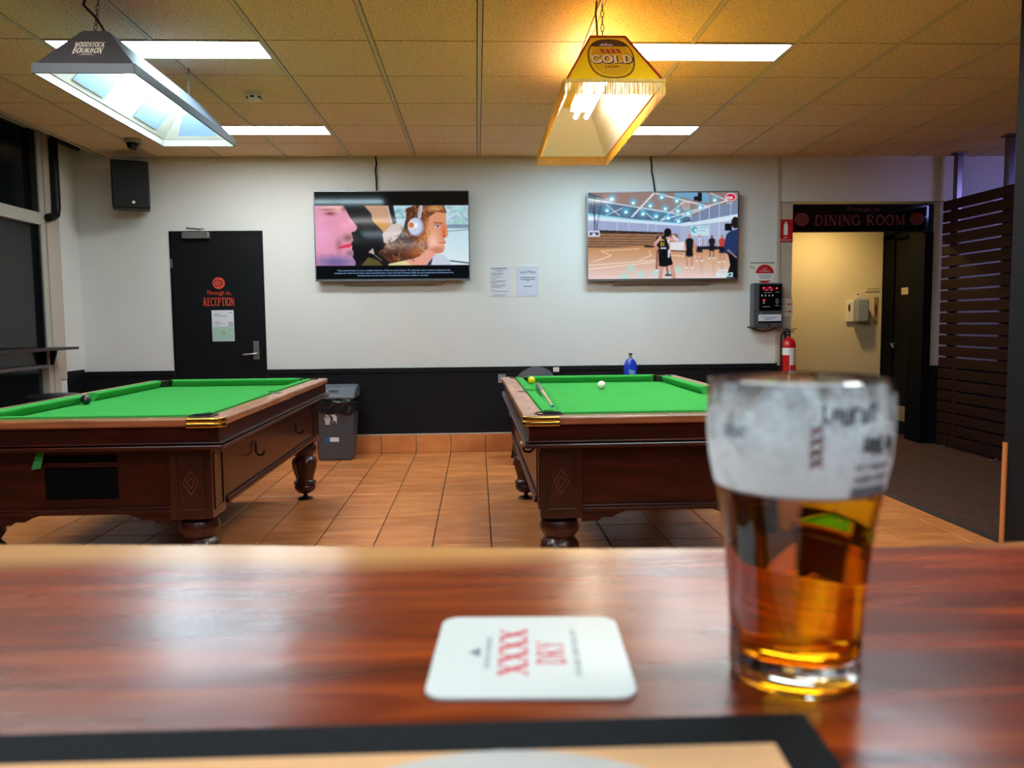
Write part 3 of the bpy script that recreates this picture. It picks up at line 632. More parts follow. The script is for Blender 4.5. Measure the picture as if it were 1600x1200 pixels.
def film_picture():
    c = Canvas(288, 164, 125, 1400, 120, 845, (2, 3, 8))
    clip = (c.Y > 235) & (c.Y < 730)
    c.rect(125, 235, 1400, 730, (24, 22, 28))
    # side window and landscape
    g = np.clip((c.Y - 235) / 495, 0, 1)[..., None]; m = (c.X > 770) & clip
    sky = np.array([176, 212, 226]) * (1 - g) + np.array([214, 232, 238]) * g; c.im[m] = sky[m]
    rng = np.random.RandomState(3)
    for k in range(60): c.ell(rng.uniform(1230, 1400), rng.uniform(245, 400), rng.uniform(8, 26), rng.uniform(6, 18), (120 + rng.randint(60), 160 + rng.randint(50), 165 + rng.randint(50)), 0.5)
    for k in range(14): c.ell(rng.uniform(790, 860), rng.uniform(270, 340), 14, 12, (120, 168, 178), 0.6)
    c.rect(1215, 395, 1400, 425, (96, 116, 140), 0.7); c.line(1215, 450, 1400, 435, 8, (130, 150, 165)); c.line(1200, 690, 1400, 715, 10, (50, 66, 84))
    # tan far window and pillar
    c.poly([(535, 235), (735, 235), (760, 400), (700, 470), (620, 400), (590, 300)], (196, 150, 120)); c.poly([(590, 330), (740, 380), (720, 460), (640, 430)], (206, 150, 80))
    c.poly([(725, 235), (775, 235), (800, 380), (770, 390)], (22, 26, 34)); c.line(728, 235, 762, 385, 9, (205, 200, 196))
    c.poly([(380, 260), (430, 240), (520, 245), (575, 290), (600, 360), (680, 440), (700, 500), (640, 640), (440, 730), (380, 500)], (12, 13, 18))
    c.poly([(560, 620), (600, 585), (612, 640)], (190, 176, 160)); c.line(610, 640, 670, 690, 6, (150, 130, 90)); c.poly([(500, 730), (560, 660), (640, 690), (680, 730)], (92, 84, 44))
    c.poly([(680, 470), (760, 390), (840, 380), (860, 470), (740, 560), (690, 540)], (206, 190, 186))
    # streaks of reflected ceiling light
    # man
    c.poly([(125, 235), (365, 235), (392, 285), (425, 345), (470, 400), (474, 425), (455, 447), (425, 455), (430, 480), (440, 520), (420, 545), (430, 565), (425, 590), (440, 620), (430, 660), (455, 700), (450, 730), (125, 730)], (226, 150, 178))
    man = c.mask([(125, 235), (365, 235), (392, 285), (425, 345), (470, 400), (474, 425), (455, 447), (425, 455), (430, 480), (440, 520), (420, 545), (430, 565), (425, 590), (440, 620), (430, 660), (455, 700), (450, 730), (125, 730)]).astype(float)
    c.soft(300, 250, 120, 40, (244, 196, 176), 0.7, man); c.soft(170, 480, 90, 150, (236, 170, 214), 0.6, man); c.soft(375, 400, 60, 40, (250, 170, 190), 0.8, man)
    c.soft(255, 300, 45, 16, (120, 60, 50), 0.9, man); c.soft(235, 268, 70, 10, (150, 96, 90), 0.8, man); c.soft(368, 260, 22, 26, (120, 80, 70), 0.7, man)
    c.soft(395, 500, 45, 34, (130, 84, 84), 0.9, man); c.soft(320, 560, 30, 60, (150, 96, 110), 0.7, man)
    c.poly([(300, 585), (340, 565), (418, 545), (428, 562), (410, 578), (340, 588)], (214, 60, 86)); c.soft(410, 625, 32, 22, (120, 92, 110), 0.8, man)
    c.soft(290, 700, 190, 52, (96, 96, 160), 0.9, man)
    for k in range(240):
        x = rng.uniform(130, 450); y = rng.uniform(630, 730); c.line(x, y, x + rng.uniform(-6, 6), min(y + 18, 729), 3, (rng.randint(70, 190), rng.randint(60, 150), rng.randint(100, 200)), 0.35)
    # woman: neck, clothes, hair back, face
    c.poly([(880, 640), (1010, 590), (1110, 600), (1120, 650), (1050, 730), (830, 730)], (226, 160, 140)); c.poly([(720, 730), (760, 690), (850, 680), (920, 730)], (224, 214, 150))
    c.poly([(1040, 730), (1100, 655), (1180, 640), (1240, 690), (1250, 730)], (196, 206, 222)); c.poly([(1045, 728), (1095, 665), (1080, 728)], (40, 44, 60))
    c.poly([(1040, 270), (1190, 270), (1212, 310), (1212, 370), (1220, 420), (1228, 485), (1210, 502), (1192, 505), (1208, 540), (1196, 560), (1200, 590), (1180, 625), (1130, 640), (1060, 600), (1020, 470)], (218, 148, 112))
    fm = c.mask([(1040, 270), (1190, 270), (1212, 310), (1212, 370), (1220, 420), (1228, 485), (1210, 502), (1192, 505), (1208, 540), (1196, 560), (1200, 590), (1180, 625), (1130, 640), (1060, 600), (1020, 470)]).astype(float)
    c.soft(1100, 520, 50, 80, (242, 190, 170), 0.8, fm); c.soft(1190, 450, 20, 60, (196, 70, 40), 0.6, fm); c.soft(1130, 600, 60, 30, (180, 90, 70), 0.6, fm)
    c.line(1110, 378, 1180, 384, 8, (120, 70, 50)); c.ell(1140, 408, 24, 12, (214, 200, 206)); c.ell(1142, 408, 10, 10, (90, 84, 120)); c.line(1112, 398, 1165, 398, 5, (90, 50, 40)); c.line(1150, 543, 1205, 545, 8, (190, 50, 60)); c.ell(1192, 490, 10, 7, (150, 50, 40))
    cols = [(70, 34, 24), (110, 62, 34), (164, 104, 54), (206, 150, 84), (226, 178, 110), (52, 26, 22), (176, 92, 44)]
    hair = c.mask([(880, 260), (960, 235), (1200, 237), (1218, 300), (1130, 290), (1070, 330), (1060, 420), (1050, 520), (1060, 590), (980, 660), (860, 690), (740, 715), (665, 640), (700, 560), (790, 520), (850, 440), (880, 340)])
    c.im[hair] = np.array((92, 52, 34))
    hm = hair.astype(float)
    for x, y, rx, ry, col in [(960, 300, 70, 60, (70, 36, 26)), (830, 470, 90, 70, (52, 28, 24)), (760, 640, 110, 60, (60, 30, 22)), (1010, 480, 50, 120, (170, 92, 44)), (1120, 260, 90, 30, (214, 156, 96)), (1060, 420, 30, 90, (214, 150, 92)), (960, 620, 80, 50, (176, 96, 44)), (740, 560, 50, 40, (196, 160, 140))]: c.soft(x, y, rx, ry, col, 0.9, hm)
    pts = np.argwhere(hair)
    for k in range(150):
        yy, xx = pts[rng.randint(len(pts))]; x = c.X[0, xx]; y = c.Y[yy, 0]; r = rng.uniform(14, 38); a0 = rng.uniform(0, 6)
        col = cols[[0, 1, 1, 2, 5, 3][rng.randint(6)]] if x < 980 else cols[[2, 3, 4, 3, 6][rng.randint(5)]]
        wd = rng.uniform(3, 8)
        for q in range(6):
            a = a0 + q * 0.42; c.line(x + r * math.cos(a), y + r * math.sin(a), x + r * math.cos(a + .42), y + r * math.sin(a + .42), wd, col, 0.55)
    # headphones
    c.line(1005, 245, 985, 345, 30, (196, 200, 214)); c.line(1000, 245, 980, 340, 6, (110, 110, 130)); c.ell(960, 412, 66, 76, (150, 160, 190)); c.ell(950, 408, 58, 68, (196, 204, 226)); c.ell(925, 398, 30, 34, (230, 230, 240)); c.ell(922, 397, 22, 24, (206, 120, 60)); c.ell(962, 400, 14, 22, (240, 240, 250))
    c.im[(c.Y <= 235) | (c.Y >= 730)] = np.array((3, 4, 10)); return c
def court_picture():
    c = Canvas(288, 164, 135, 1380, 120, 835, (150, 160, 190)); rng = np.random.RandomState(5)
    c.rect(135, 120, 1380, 330, (142, 116, 112)); c.poly([(135, 120), (300, 190), (560, 250), (980, 330), (1000, 380), (135, 330)], (74, 96, 122))
    c.poly([(135, 190), (560, 250), (980, 325), (900, 372), (135, 300)], (84, 110, 138))
    c.poly([(240, 125), (680, 125), (570, 240), (300, 190)], (152, 124, 118)); c.poly([(700, 130), (1140, 240), (990, 320), (600, 240)], (150, 122, 116))
    for a in [(680, 130, 500, 320, 16), (135, 175, 560, 245, 10), (560, 245, 990, 318, 12), (700, 130, 1140, 240, 12), (1290, 190, 740, 350, 12), (930, 200, 740, 350, 9), (560, 250, 680, 340, 8), (290, 220, 400, 312, 7), (420, 250, 290, 305, 7), (1150, 130, 1290, 190, 8), (850, 350, 1140, 240, 9)]: c.line(*a, (216, 220, 232))
    for x, y in [(335, 165), (510, 200), (650, 225), (745, 155), (870, 185), (775, 250), (590, 292), (450, 275), (295, 262), (880, 268), (965, 288), (800, 325), (700, 312), (1065, 238), (1185, 180), (885, 350), (1100, 155), (985, 140)]:
        c.soft(x, y, 34, 34, (90, 196, 236), 0.85); c.ell(x, y + 8, 14, 12, (230, 252, 255))
    c.poly([(135, 290), (520, 340), (905, 375), (1380, 300), (1380, 355), (930, 400), (135, 345)], (206, 226, 240)); c.poly([(135, 290), (520, 340), (905, 372), (905, 384), (135, 310)], (140, 206, 236))
    c.poly([(135, 345), (900, 398), (900, 470), (135, 440)], (156, 168, 204)); c.poly([(930, 400), (1380, 350), (1380, 620), (900, 560), (900, 410)], (164, 176, 206)); c.poly([(1000, 320), (1140, 245), (1380, 195), (1380, 300), (990, 370)], (118, 134, 166))
    for x in (270, 375, 475, 630, 700): c.line(x, 350, x, 445, 4, (206, 214, 232))
    for x in (1060, 1140, 1225, 1320): c.line(x, 220, x, 560, 4, (214, 220, 236))
    c.rect(990, 400, 1140, 480, (190, 222, 232)); c.ell(1020, 430, 26, 26, (84, 168, 160)); c.ell(1028, 434, 14, 14, (190, 222, 232)); c.line(1060, 412, 1130, 412, 6, (110, 140, 170)); c.line(1060, 436, 1110, 436, 6, (110, 140, 170))
    c.poly([(135, 440), (880, 462), (880, 560), (690, 570), (135, 600)], (136, 98, 74))
    for k in range(13):
        y0 = 455 + k * 11; c.line(135, y0 + rng.uniform(-3, 3), 700 - k * 8, y0 + 8, 4, [(70, 46, 36), (190, 150, 112)][k % 2])
    c.poly([(230, 430), (760, 450), (760, 462), (230, 448)], (30, 24, 26)); c.rect(140, 435, 235, 482, (220, 226, 236)); c.rect(150, 447, 225, 470, (60, 70, 90)); c.ell(185, 464, 14, 12, (210, 220, 240))
    for a in [(190, 150, 190, 430, 7), (160, 200, 215, 430, 4), (250, 180, 205, 430, 4), (150, 130, 270, 170, 5)]: c.line(*a, (30, 40, 56))
    g = np.clip((c.Y - 560) / 270, 0, 1)[..., None]; fmask = c.mask([(135, 580), (700, 560), (900, 540), (1380, 600), (1380, 835), (135, 835)])
    fcol = np.array([190, 136, 88]) * (1 - g) + np.array([232, 206, 204]) * g; c.im[fmask] = fcol[fmask]
    for k in range(90): x = rng.uniform(135, 1380); y = rng.uniform(590, 830); c.line(x, y, x + rng.uniform(40, 180), y - rng.uniform(2, 10), 3, (206, 160, 120), 0.3)
    for a in [(135, 720, 700, 680, 6), (135, 750, 760, 690, 6), (330, 640, 250, 605, 5), (330, 640, 180, 690, 5), (640, 600, 660, 640, 5), (660, 640, 560, 680, 5), (820, 640, 1060, 655, 5), (240, 600, 560, 585, 4)]: c.line(*a, (250, 232, 214))
    c.rect(815, 530, 948, 600, (226, 220, 224)); c.line(815, 600, 948, 608, 8, (70, 40, 36)); c.rect(1080, 566, 1290, 592, (22, 22, 40)); c.poly([(600, 560), (690, 562), (690, 574), (600, 572)], (24, 22, 30))
    for x, y in [(490, 745), (575, 800), (880, 760), (700, 790), (800, 790), (440, 815)]: c.soft(x, y, 34, 30, (150, 234, 226), 0.7)
    for x in (1080, 1180, 1250): c.soft(x, 740, 14, 60, (200, 150, 120), 0.5)
    # backboard and hoop
    c.poly([(850, 125), (1050, 125), (1050, 190), (1140, 215), (1140, 140), (1080, 125), (1080, 200), (860, 150)], (110, 160, 196)); c.rect(1045, 125, 1078, 196, (12, 16, 26)); c.rect(1012, 155, 1050, 190, (16, 20, 30))
    for k in range(6): c.line(905 + k * 14, 205, 930 + k * 8, 265, 3, (240, 240, 246))
    c.line(900, 205, 985, 205, 4, (240, 210, 200))
    def figure(x, top, bot, shirt, shorts, skin, w=30, wide=1.0):
        h = bot - top; c.ell(x, top + h * .07, w * .38, h * .07, skin); c.poly([(x - w, top + h * .18), (x - w * .4, top + h * .13), (x + w * .4, top + h * .13), (x + w, top + h * .18), (x + w * .75, top + h * .46), (x - w * .75, top + h * .46)], shirt)
        c.poly([(x - w * .75, top + h * .44), (x + w * .75, top + h * .44), (x + w * .95, top + h * .68), (x - w * .95, top + h * .68)], shorts)
        for s in (-1, 1): c.line(x + s * w * .5, top + h * .66, x + s * w * .62, bot - 8, w * .34, skin); c.line(x + s * w * .5, bot - 4, x + s * w * 1.0, bot - 2, 9, (236, 244, 250)); c.line(x + s * w, top + h * .2, x + s * w * 1.25, top + h * .45, w * .26, skin)
    figure(1165, 475, 668, (24, 26, 40), (22, 24, 34), (120, 86, 80), 26); figure(1250, 470, 700, (186, 60, 60), (24, 24, 34), (170, 120, 110), 26); figure(1062, 470, 690, (226, 230, 244), (30, 30, 44), (196, 140, 120), 28); figure(978, 462, 745, (22, 22, 30), (16, 16, 22), (190, 130, 110), 34)
    for k in range(4): c.line(1042 + k * 14, 505, 1042 + k * 14, 570, 4, (60, 70, 150))
    c.line(712, 560, 706, 760, 18, (150, 96, 80)); c.ell(718, 540, 22, 60, (24, 22, 30)); c.line(700, 760, 715, 765, 12, (240, 240, 250))
    # the player in front
    c.line(745, 720, 738, 830, 34, (206, 150, 140)); c.line(825, 700, 850, 832, 34, (206, 150, 140)); c.line(790, 730, 800, 800, 16, (140, 90, 80)); c.line(780, 805, 825, 805, 12, (30, 34, 60))
    c.poly([(720, 575), (805, 575), (840, 715), (770, 735), (725, 728)], (10, 10, 16)); c.poly([(800, 590), (818, 590), (812, 660), (798, 660)], (214, 222, 240)); c.poly([(735, 480), (800, 480), (810, 590), (725, 590)], (24, 24, 30)); c.poly([(780, 485), (815, 500), (808, 560)], (226, 230, 240))
    c.line(735, 495, 690, 550, 26, (214, 160, 150)); c.line(690, 555, 712, 585, 22, (200, 140, 130)); c.line(800, 500, 850, 512, 26, (222, 164, 150)); c.line(850, 512, 882, 518, 20, (222, 164, 150)); c.line(880, 515, 840, 480, 18, (214, 206, 230))
    c.ell(796, 450, 30, 34, (20, 14, 18)); c.line(790, 450, 775, 480, 20, (20, 14, 18)); c.rect(738, 530, 748, 562, (230, 180, 50)); c.line(756, 534, 768, 534, 6, (230, 180, 50)); c.line(768, 534, 756, 560, 6, (230, 180, 50)); c.line(756, 560, 770, 560, 6, (230, 180, 50)); c.rect(735, 508, 768, 518, (220, 180, 60)); c.rect(735, 576, 785, 586, (214, 220, 240))
    # coach at the right edge
    c.ell(1360, 372, 34, 48, (30, 22, 26)); c.rect(1272, 380, 1330, 438, (14, 14, 22)); c.poly([(1285, 470), (1320, 440), (1380, 425), (1380, 640), (1330, 650), (1270, 620), (1268, 560)], (34, 52, 96)); c.poly([(1300, 620), (1380, 640), (1380, 835), (1290, 830), (1320, 720)], (12, 12, 20)); c.line(1300, 600, 1370, 660, 14, (150, 120, 130))
    # broadcaster bug
    c.ell(1318, 162, 46, 34, (236, 236, 244)); c.ell(1318, 162, 40, 28, (196, 30, 60)); c.rect(1290, 150, 1346, 176, (196, 30, 60))
    return c
def tv(xc, zc, w, h, cv, label, name_extra):
    t = thing('television', label, 'television', (xc, YW, zc))
    part('housing', MB().box(-w / 2 + 0.004, w / 2 - 0.004, -0.075, -0.045, -h / 2 + 0.004, h / 2 - 0.004), tv_black, t, bevel=0.004)
    part('bezel', MB().box(-w / 2, w / 2, -0.084, -0.0755, h / 2 - 0.009, h / 2).box(-w / 2, w / 2, -0.084, -0.0755, -h / 2, -h / 2 + 0.02).box(-w / 2, -w / 2 + 0.009, -0.084, -0.0755, -h / 2 + 0.02, h / 2 - 0.009).box(w / 2 - 0.009, w / 2, -0.084, -0.0755, -h / 2 + 0.02, h / 2 - 0.009), tv_frame, t)
    part('wall_bracket', MB().box(-0.25, 0.25, -0.0445, -0.001, -0.18, 0.18), dark_metal, t)
    part('lower_bar', MB().prism_x([(-0.08, -h / 2), (-0.05, -h / 2), (-0.05, -h / 2 - 0.03), (-0.07, -h / 2 - 0.022)], -w * 0.33, w * 0.32), tv_frame, t)
    s = link('screen', screen_mesh(cv, w - 0.018, h - 0.029, 'screen'), scr, t, (0, -0.0785, 0.0055))
    return t, s
TX0 = -1.505; 
t1, s1 = tv(-0.781, 2.065, 1.448, 0.838, film_picture(), 'wall television showing two people in a car, left one', 0)
t2, s2 = tv(1.784, 2.05, 1.455, 0.84, court_picture(), 'wall television showing a basketball practice, right one', 0)
em_txt = mat('screen_text_glow', rgb(10, 10, 10), 0.5, emit=rgb(150, 200, 255), estr=1.0)
em_w = mat('screen_logo_glow', rgb(10, 10, 10), 0.5, emit=rgb(240, 250, 255), estr=1.0)
em_c = mat('screen_cyan_glow', rgb(10, 10, 10), 0.5, emit=rgb(190, 245, 255), estr=1.0)
text('caption', '*Past performance is not a reliable indicator of future performance. The Growth option return is based on the', 0.01, -0.325, 1.06, 0.016, -0.0009, em_txt, s1)
text('caption', 'crediting rate, which is the return minus investment fees, taxes, and until 31 January 2020, the percentage-based administration fee.', 0.01, -0.349, 1.12, 0.016, -0.0009, em_txt, s1)
text('caption', "Excludes fees and costs that are deducted directly from members' accounts.", -0.0, -0.373, 0.66, 0.016, -0.0009, em_txt, s1)
text('channel_logo', 'FOX', 0.64, 0.353, 0.06, 0.026, -0.0009, em_w, s2, bold=True)
text('channel_logo', 'SPORTS', 0.64, 0.303, 0.06, 0.012, -0.0009, em_w, s2)
text('caption', 'BEST OF', 0.585, -0.333, 0.09, 0.022, -0.0009, em_c, s2, bold=True)
text('caption', 'BOUNCE', 0.6, -0.373, 0.16, 0.042, -0.0009, em_c, s2, bold=True)
for x, x2, z0, lb in ((-0.929, -0.924, 2.48, 'black power cable rising from the left television'), (1.676, 1.72, 2.47, 'black power cable rising from the right television')):
    c = MB().tube([(x, 0, ZC - z0), (x + 0.008, -0.005, 0.27), (x - 0.004 + (x2 - x) * .3, -0.006, 0.2), (x + (x2 - x) * .6, -0.008, 0.12), (x2, -0.01, 0.0), (x2, -0.02, -0.05)], 0.008, 6)
    c.v = [(a - x, b, d) for a, b, d in c.v]
    tag(link('power_cable', c.mesh('power_cable'), plastic_black, None, (x, YW - 0.012, z0), smooth=True), lb, 'cable')

# ================================================================ THINGS ON THE BACK WALL
sp = thing('wall_speaker', 'black loudspeaker mounted high on the back wall near the corner', 'speaker', (-3.115, YW - 0.20, 2.30), math.radians(22))
part('cabinet', MB().box(-0.155, 0.155, -0.10, 0.10, 0.0, 0.425), plastic_black, sp, bevel=0.012)
part('grille', MB().box(-0.145, 0.145, -0.108, -0.1005, 0.012, 0.413), grille_m, sp, bevel=0.004)
part('badge', MB().lathe([(0.001, 0.0), (0.012, 0.001), (0.013, 0.003)], n=14), plastic_white, sp, (0.02, -0.108, 0.055), rot=(PI / 2, 0, 0))
part('wall_bracket', MB().box(-0.03, 0.03, 0.1005, 0.14, 0.15, 0.3), dark_metal, sp)

def sheet(name, label, x, z, w, h, m, cat='paper', y=YW - 0.0035, t=0.0015):
    o = link(name, MB().box(-w / 2, w / 2, 0, t, -h / 2, h / 2).mesh(name), m, None, (x, y, z)); return tag(o, label, cat)
n1 = sheet('door_notice', 'white and mint green notice taped on the black reception door', -2.400, 1.242, 0.205, 0.293, paper, 'notice', YW - 0.0065)
part('green_panel', lines_mb([(-0.098, 0.098, -0.142, -0.008)], -0.0004), mint, n1); text('lettering', 'SAVING\nYOUR RETURNS', -0.02, 0.10, 0.12, 0.032, -0.0006, ink_black, n1)
part('text_lines', lines_mb([(-0.08, -0.02, 0.032, 0.036), (-0.08, 0.02, 0.02, 0.023), (-0.08, -0.03, 0.008, 0.011), (0.06, 0.085, 0.12, 0.126)], -0.0006), ink, n1); part('ring_print', ring_flat(-0.0, -0.07, 0.018, 0.014, 0.004, -0.0008, 16), red_dim, n1); part('square_outline', lines_mb([(0.055, 0.088, 0.0, 0.005), (0.055, 0.088, 0.026, 0.031), (0.055, 0.06, 0.005, 0.026), (0.083, 0.088, 0.005, 0.026)], -0.0008), ink_black, n1)
p1 = sheet('typed_list', 'typed white list pinned to the wall, left of two papers', 0.226, 1.64, 0.195, 0.288, paper)
rows = [(-0.085, 0.07, 0.120, 0.127)]
for z, a, b in [(0.105, -0.07, 0.06), (0.093, -0.03, 0.03), (0.076, -0.085, 0.03), (0.066, -0.085, 0.05), (0.055, -0.085, 0.0), (0.038, -0.085, 0.03), (0.02, -0.085, -0.03), (0.002, -0.085, 0.06), (-0.01, -0.085, 0.05), (-0.021, -0.085, -0.03), (-0.038, -0.085, 0.06), (-0.05, -0.085, 0.05), (-0.061, -0.085, 0.01), (-0.083, -0.085, -0.05), (-0.099, -0.085, 0.08), (-0.132, -0.06, 0.055)]: rows.append((a, b, z, z + 0.004))
part('text_lines', lines_mb(rows, -0.0005), ink, p1)
p2 = sheet('sleeved_notice', 'bluish notice in a shiny plastic sleeve, right of two papers', 0.493, 1.642, 0.20, 0.293, paper_blue)
text('lettering', 'Lunch Menu', 0.0, 0.085, 0.15, 0.03, -0.0006, ink_black, p2)
part('text_lines', lines_mb([(-0.07, 0.075, 0.03, 0.036), (-0.07, 0.072, 0.012, 0.018), (-0.015, 0.02, 0.0, 0.005), (-0.04, 0.04, -0.055, -0.049)], -0.0006), ink, p2)
part('sleeve_edge', MB().box(-0.10, 0.10, -0.004, -0.0008, 0.135, 0.148), mat('shiny_sleeve', rgb(235, 240, 245), 0.1), p2)
# fire sign
fs = sheet('fire_extinguisher_sign', 'red fire extinguisher location sign above the extinguisher', 3.0, 2.105, 0.14, 0.215, red_m, 'sign', YW - 0.008, 0.003)
part('extinguisher_symbol', MB().add(*(lambda r: (r.v, r.f))(flat([(-0.02, -0.04), (0.02, -0.04), (0.02, 0.05), (0.012, 0.068), (0.006, 0.07), (0.006, 0.085), (0.012, 0.09), (-0.018, 0.082), (-0.006, 0.078), (-0.006, 0.07), (-0.012, 0.068), (-0.02, 0.05)], -0.0006))), white_print, fs)
text('lettering', 'FIRE', 0, -0.065, 0.035, 0.014, -0.0006, white_print, fs); text('lettering', 'EXTINGUISHER', 0, -0.09, 0.11, 0.015, -0.0006, white_print, fs)
ti = sheet('toilet_notice', 'white toilets notice partly hidden behind a red round sticker', 2.775, 1.69, 0.25, 0.23, plastic_white, 'sign', YW - 0.005, 0.0025)
text('lettering', 'Toi', -0.098, 0.065, 0.05, 0.036, -0.0006, ink_black, ti); part('top_rule', lines_mb([(-0.12, 0.12, 0.103, 0.112)], -0.0005), ink, ti)
rs = thing('round_sticker', 'round red and white sticker on the toilets notice', 'sticker', (2.80, YW - 0.007, 1.692))
part('disc', flat(ell(0, 0, 0.094, 0.094, 36), 0), white_print, rs)
def cap_seg(r, z0, sgn, y):
    a = math.asin(z0 / r); n = 20
    if sgn > 0: return flat([(r * math.cos(t), r * math.sin(t)) for t in np.linspace(a, PI - a, n)], y)
    return flat([(r * math.cos(t), r * math.sin(t)) for t in np.linspace(PI - a, 2 * PI + a, n)], y)
part('red_cap', cap_seg(0.090, 0.005, 1, -0.0005), red_m, rs); part('red_foot', cap_seg(0.090, -0.065, -1, -0.0005), red_m, rs)
text('lettering', 'SAFE', 0, 0.048, 0.04, 0.014, -0.0009, white_print, rs); text('lettering', 'DRINKING', 0, 0.026, 0.10, 0.014, -0.0009, white_print, rs)
part('text_lines', lines_mb([(-0.07, 0.07, -0.012, -0.008), (-0.065, 0.065, -0.024, -0.02), (-0.06, 0.06, -0.036, -0.032), (-0.05, 0.05, -0.048, -0.044)], -0.0006), ink, rs)
# breath tester machine
bm_ = thing('breath_tester', 'grey and black coin breath testing machine with red lights', 'machine', (2.80, YW, 1.17))
case_m = mat('machine_grey', rgb(92, 96, 102), 0.4, metal=0.4)
part('case', MB().box(-0.145, 0.145, -0.10, -0.005, 0.0, 0.43), case_m, bm_, bevel=0.01)
part('face_panel', MB().box(-0.085, 0.13, -0.104, -0.1005, 0.165, 0.415), gloss_black, bm_)
part('display', MB().box(-0.055, 0.05, -0.106, -0.1045, 0.355, 0.395), red_dim, bm_)
for x, z, r in ((-0.045, 0.382, 0.010), (0.015, 0.386, 0.010), (-0.015, 0.362, 0.007), (0.035, 0.362, 0.007), (0.083, 0.378, 0.011), (-0.04, 0.265, 0.011)):
    part('indicator_light', flat(ell(x, z, r, r * .8, 12), -0.107), led, bm_)
for x in (-0.06, -0.025, 0.01, 0.045): part('button', flat(ell(x, 0.31, 0.008, 0.01, 10), -0.1046), alu, bm_)
part('panel_print', lines_mb([(-0.04, 0.035, 0.335, 0.34), (-0.055, 0.02, 0.20, 0.206), (0.07, 0.11, 0.34, 0.345), (0.07, 0.11, 0.25, 0.256), (0.075, 0.1, 0.27, 0.277), (0.07, 0.11, 0.21, 0.216), (0.08, 0.1, 0.23, 0.238), (-0.05, -0.03, 0.235, 0.248)], -0.1047), alu, bm_)
pp = part('paper_strip', MB().box(-0.09, 0.13, -0.112, -0.1005, 0.065, 0.128), paper, bm_); part('text_lines', lines_mb([(-0.05, 0.08, 0.095, 0.1), (-0.03, 0.04, 0.078, 0.083)], -0.1125), blue_label, pp)
part('tray', MB().box(-0.09, 0.13, -0.108, -0.1005, 0.05, 0.0645), plastic_black, bm_); part('straw_tube', MB().box(-0.075, -0.055, -0.112, -0.1005, 0.129, 0.16), steel, bm_)
part('keyhole', flat(ell(0.015, 0.025, 0.01, 0.011, 12), -0.1008), plastic_black, bm_)
part('power_lead', MB().tube([(-0.17, -0.02, 0.01), (-0.14, -0.05, 0.0), (-0.09, -0.06, -0.02), (-0.03, -0.06, -0.035), (0.04, -0.06, -0.025), (0.09, -0.05, -0.005), (0.11, -0.04, 0.01)], 0.006, 6), plastic_black, bm_, smooth=True)
pr = sheet('price_sign', 'small white price sign with red arrows beside the machine', 3.015, 1.365, 0.13, 0.175, plastic_white, 'sign', YW - 0.008, 0.003)
text('lettering', '$1', -0.025, 0.03, 0.03, 0.02, -0.0006, ink_black, pr); text('lettering', '4 x 50c', -0.015, -0.04, 0.055, 0.018, -0.0006, ink_black, pr); part('arrow_print', MB().add([(0.005, -0.0006, 0.031), (0.018, -0.0006, 0.043), (0.018, -0.0006, 0.037), (0.055, -0.0006, 0.037), (0.055, -0.0006, 0.025), (0.018, -0.0006, 0.025), (0.018, -0.0006, 0.019)], [(0, 1, 2, 3, 4, 5, 6)]).add([(0.02, -0.0006, -0.032), (0.05, -0.0006, -0.032), (0.05, -0.0006, -0.048), (0.02, -0.0006, -0.048)], [(0, 1, 2, 3)]), red_print, pr)
part('text_lines', lines_mb([(-0.055, -0.01, 0.06, 0.064), (-0.055, -0.01, -0.015, -0.012), (-0.05, -0.015, -0.07, -0.067)], -0.0006), ink, pr)
# extinguisher
fe = thing('fire_extinguisher', 'red fire extinguisher hanging on the wall left of the opening', 'fire extinguisher', (3.015, YW - 0.085, 0.64))
part('cylinder', MB().lathe([(0.03, 0), (0.062, 0.006), (0.068, 0.02), (0.068, 0.36), (0.062, 0.395), (0.045, 0.42), (0.022, 0.432), (0.02, 0.45)], n=28), red_tank, fe, smooth=True)
part('label_band', MB().lathe([(0.0686, 0.265), (0.0688, 0.335)], n=28, close=False), white_print, fe, smooth=True)
lbm = MB()
for k in range(12):
    a0 = -PI / 2 - 0.2 + k * 0.1; a1 = a0 + 0.1; r = 0.0686
    lbm.add([(r * math.cos(a0), r * math.sin(a0), 0.07), (r * math.cos(a1), r * math.sin(a1), 0.07), (r * math.cos(a1), r * math.sin(a1), 0.265), (r * math.cos(a0), r * math.sin(a0), 0.265)], [(0, 1, 2, 3)])
part('instruction_label', lbm, white_print, fe, smooth=True)
part('label_red_block', MB().box(-0.01, 0.05, -0.0715, -0.069, 0.12, 0.17), red_m, fe)
part('neck_valve', MB().lathe([(0.016, 0.4505), (0.018, 0.49), (0.012, 0.50)], n=14), dark_metal, fe, smooth=True)
part('handle', MB().box(-0.05, 0.05, -0.01, 0.01, 0.485, 0.493).prism_y([(-0.02, 0.497), (0.075, 0.515), (0.075, 0.522), (-0.02, 0.505)], -0.01, 0.01), dark_metal, fe)
part('gauge', MB().lathe([(0.014, 0), (0.014, 0.01)], n=14), steel, fe, (-0.02, -0.02, 0.475), rot=(PI / 2, 0, 0))
part('hose', MB().tube([(-0.015, -0.01, 0.49), (-0.05, -0.02, 0.495), (-0.078, -0.02, 0.46), (-0.082, -0.02, 0.38), (-0.08, -0.02, 0.25), (-0.079, -0.02, 0.10)], 0.009, 8), plastic_black, fe, smooth=True)
part('hanger_ring', MB().tube([(-0.04 + 0.016 * math.cos(a), 0.02, 0.515 + 0.016 * math.sin(a)) for a in np.linspace(0, 2 * PI, 13)], 0.003, 6), steel, fe)
part('wall_hook', MB().box(-0.015, 0.015, 0.045, 0.084, 0.42, 0.52), dark_metal, fe)
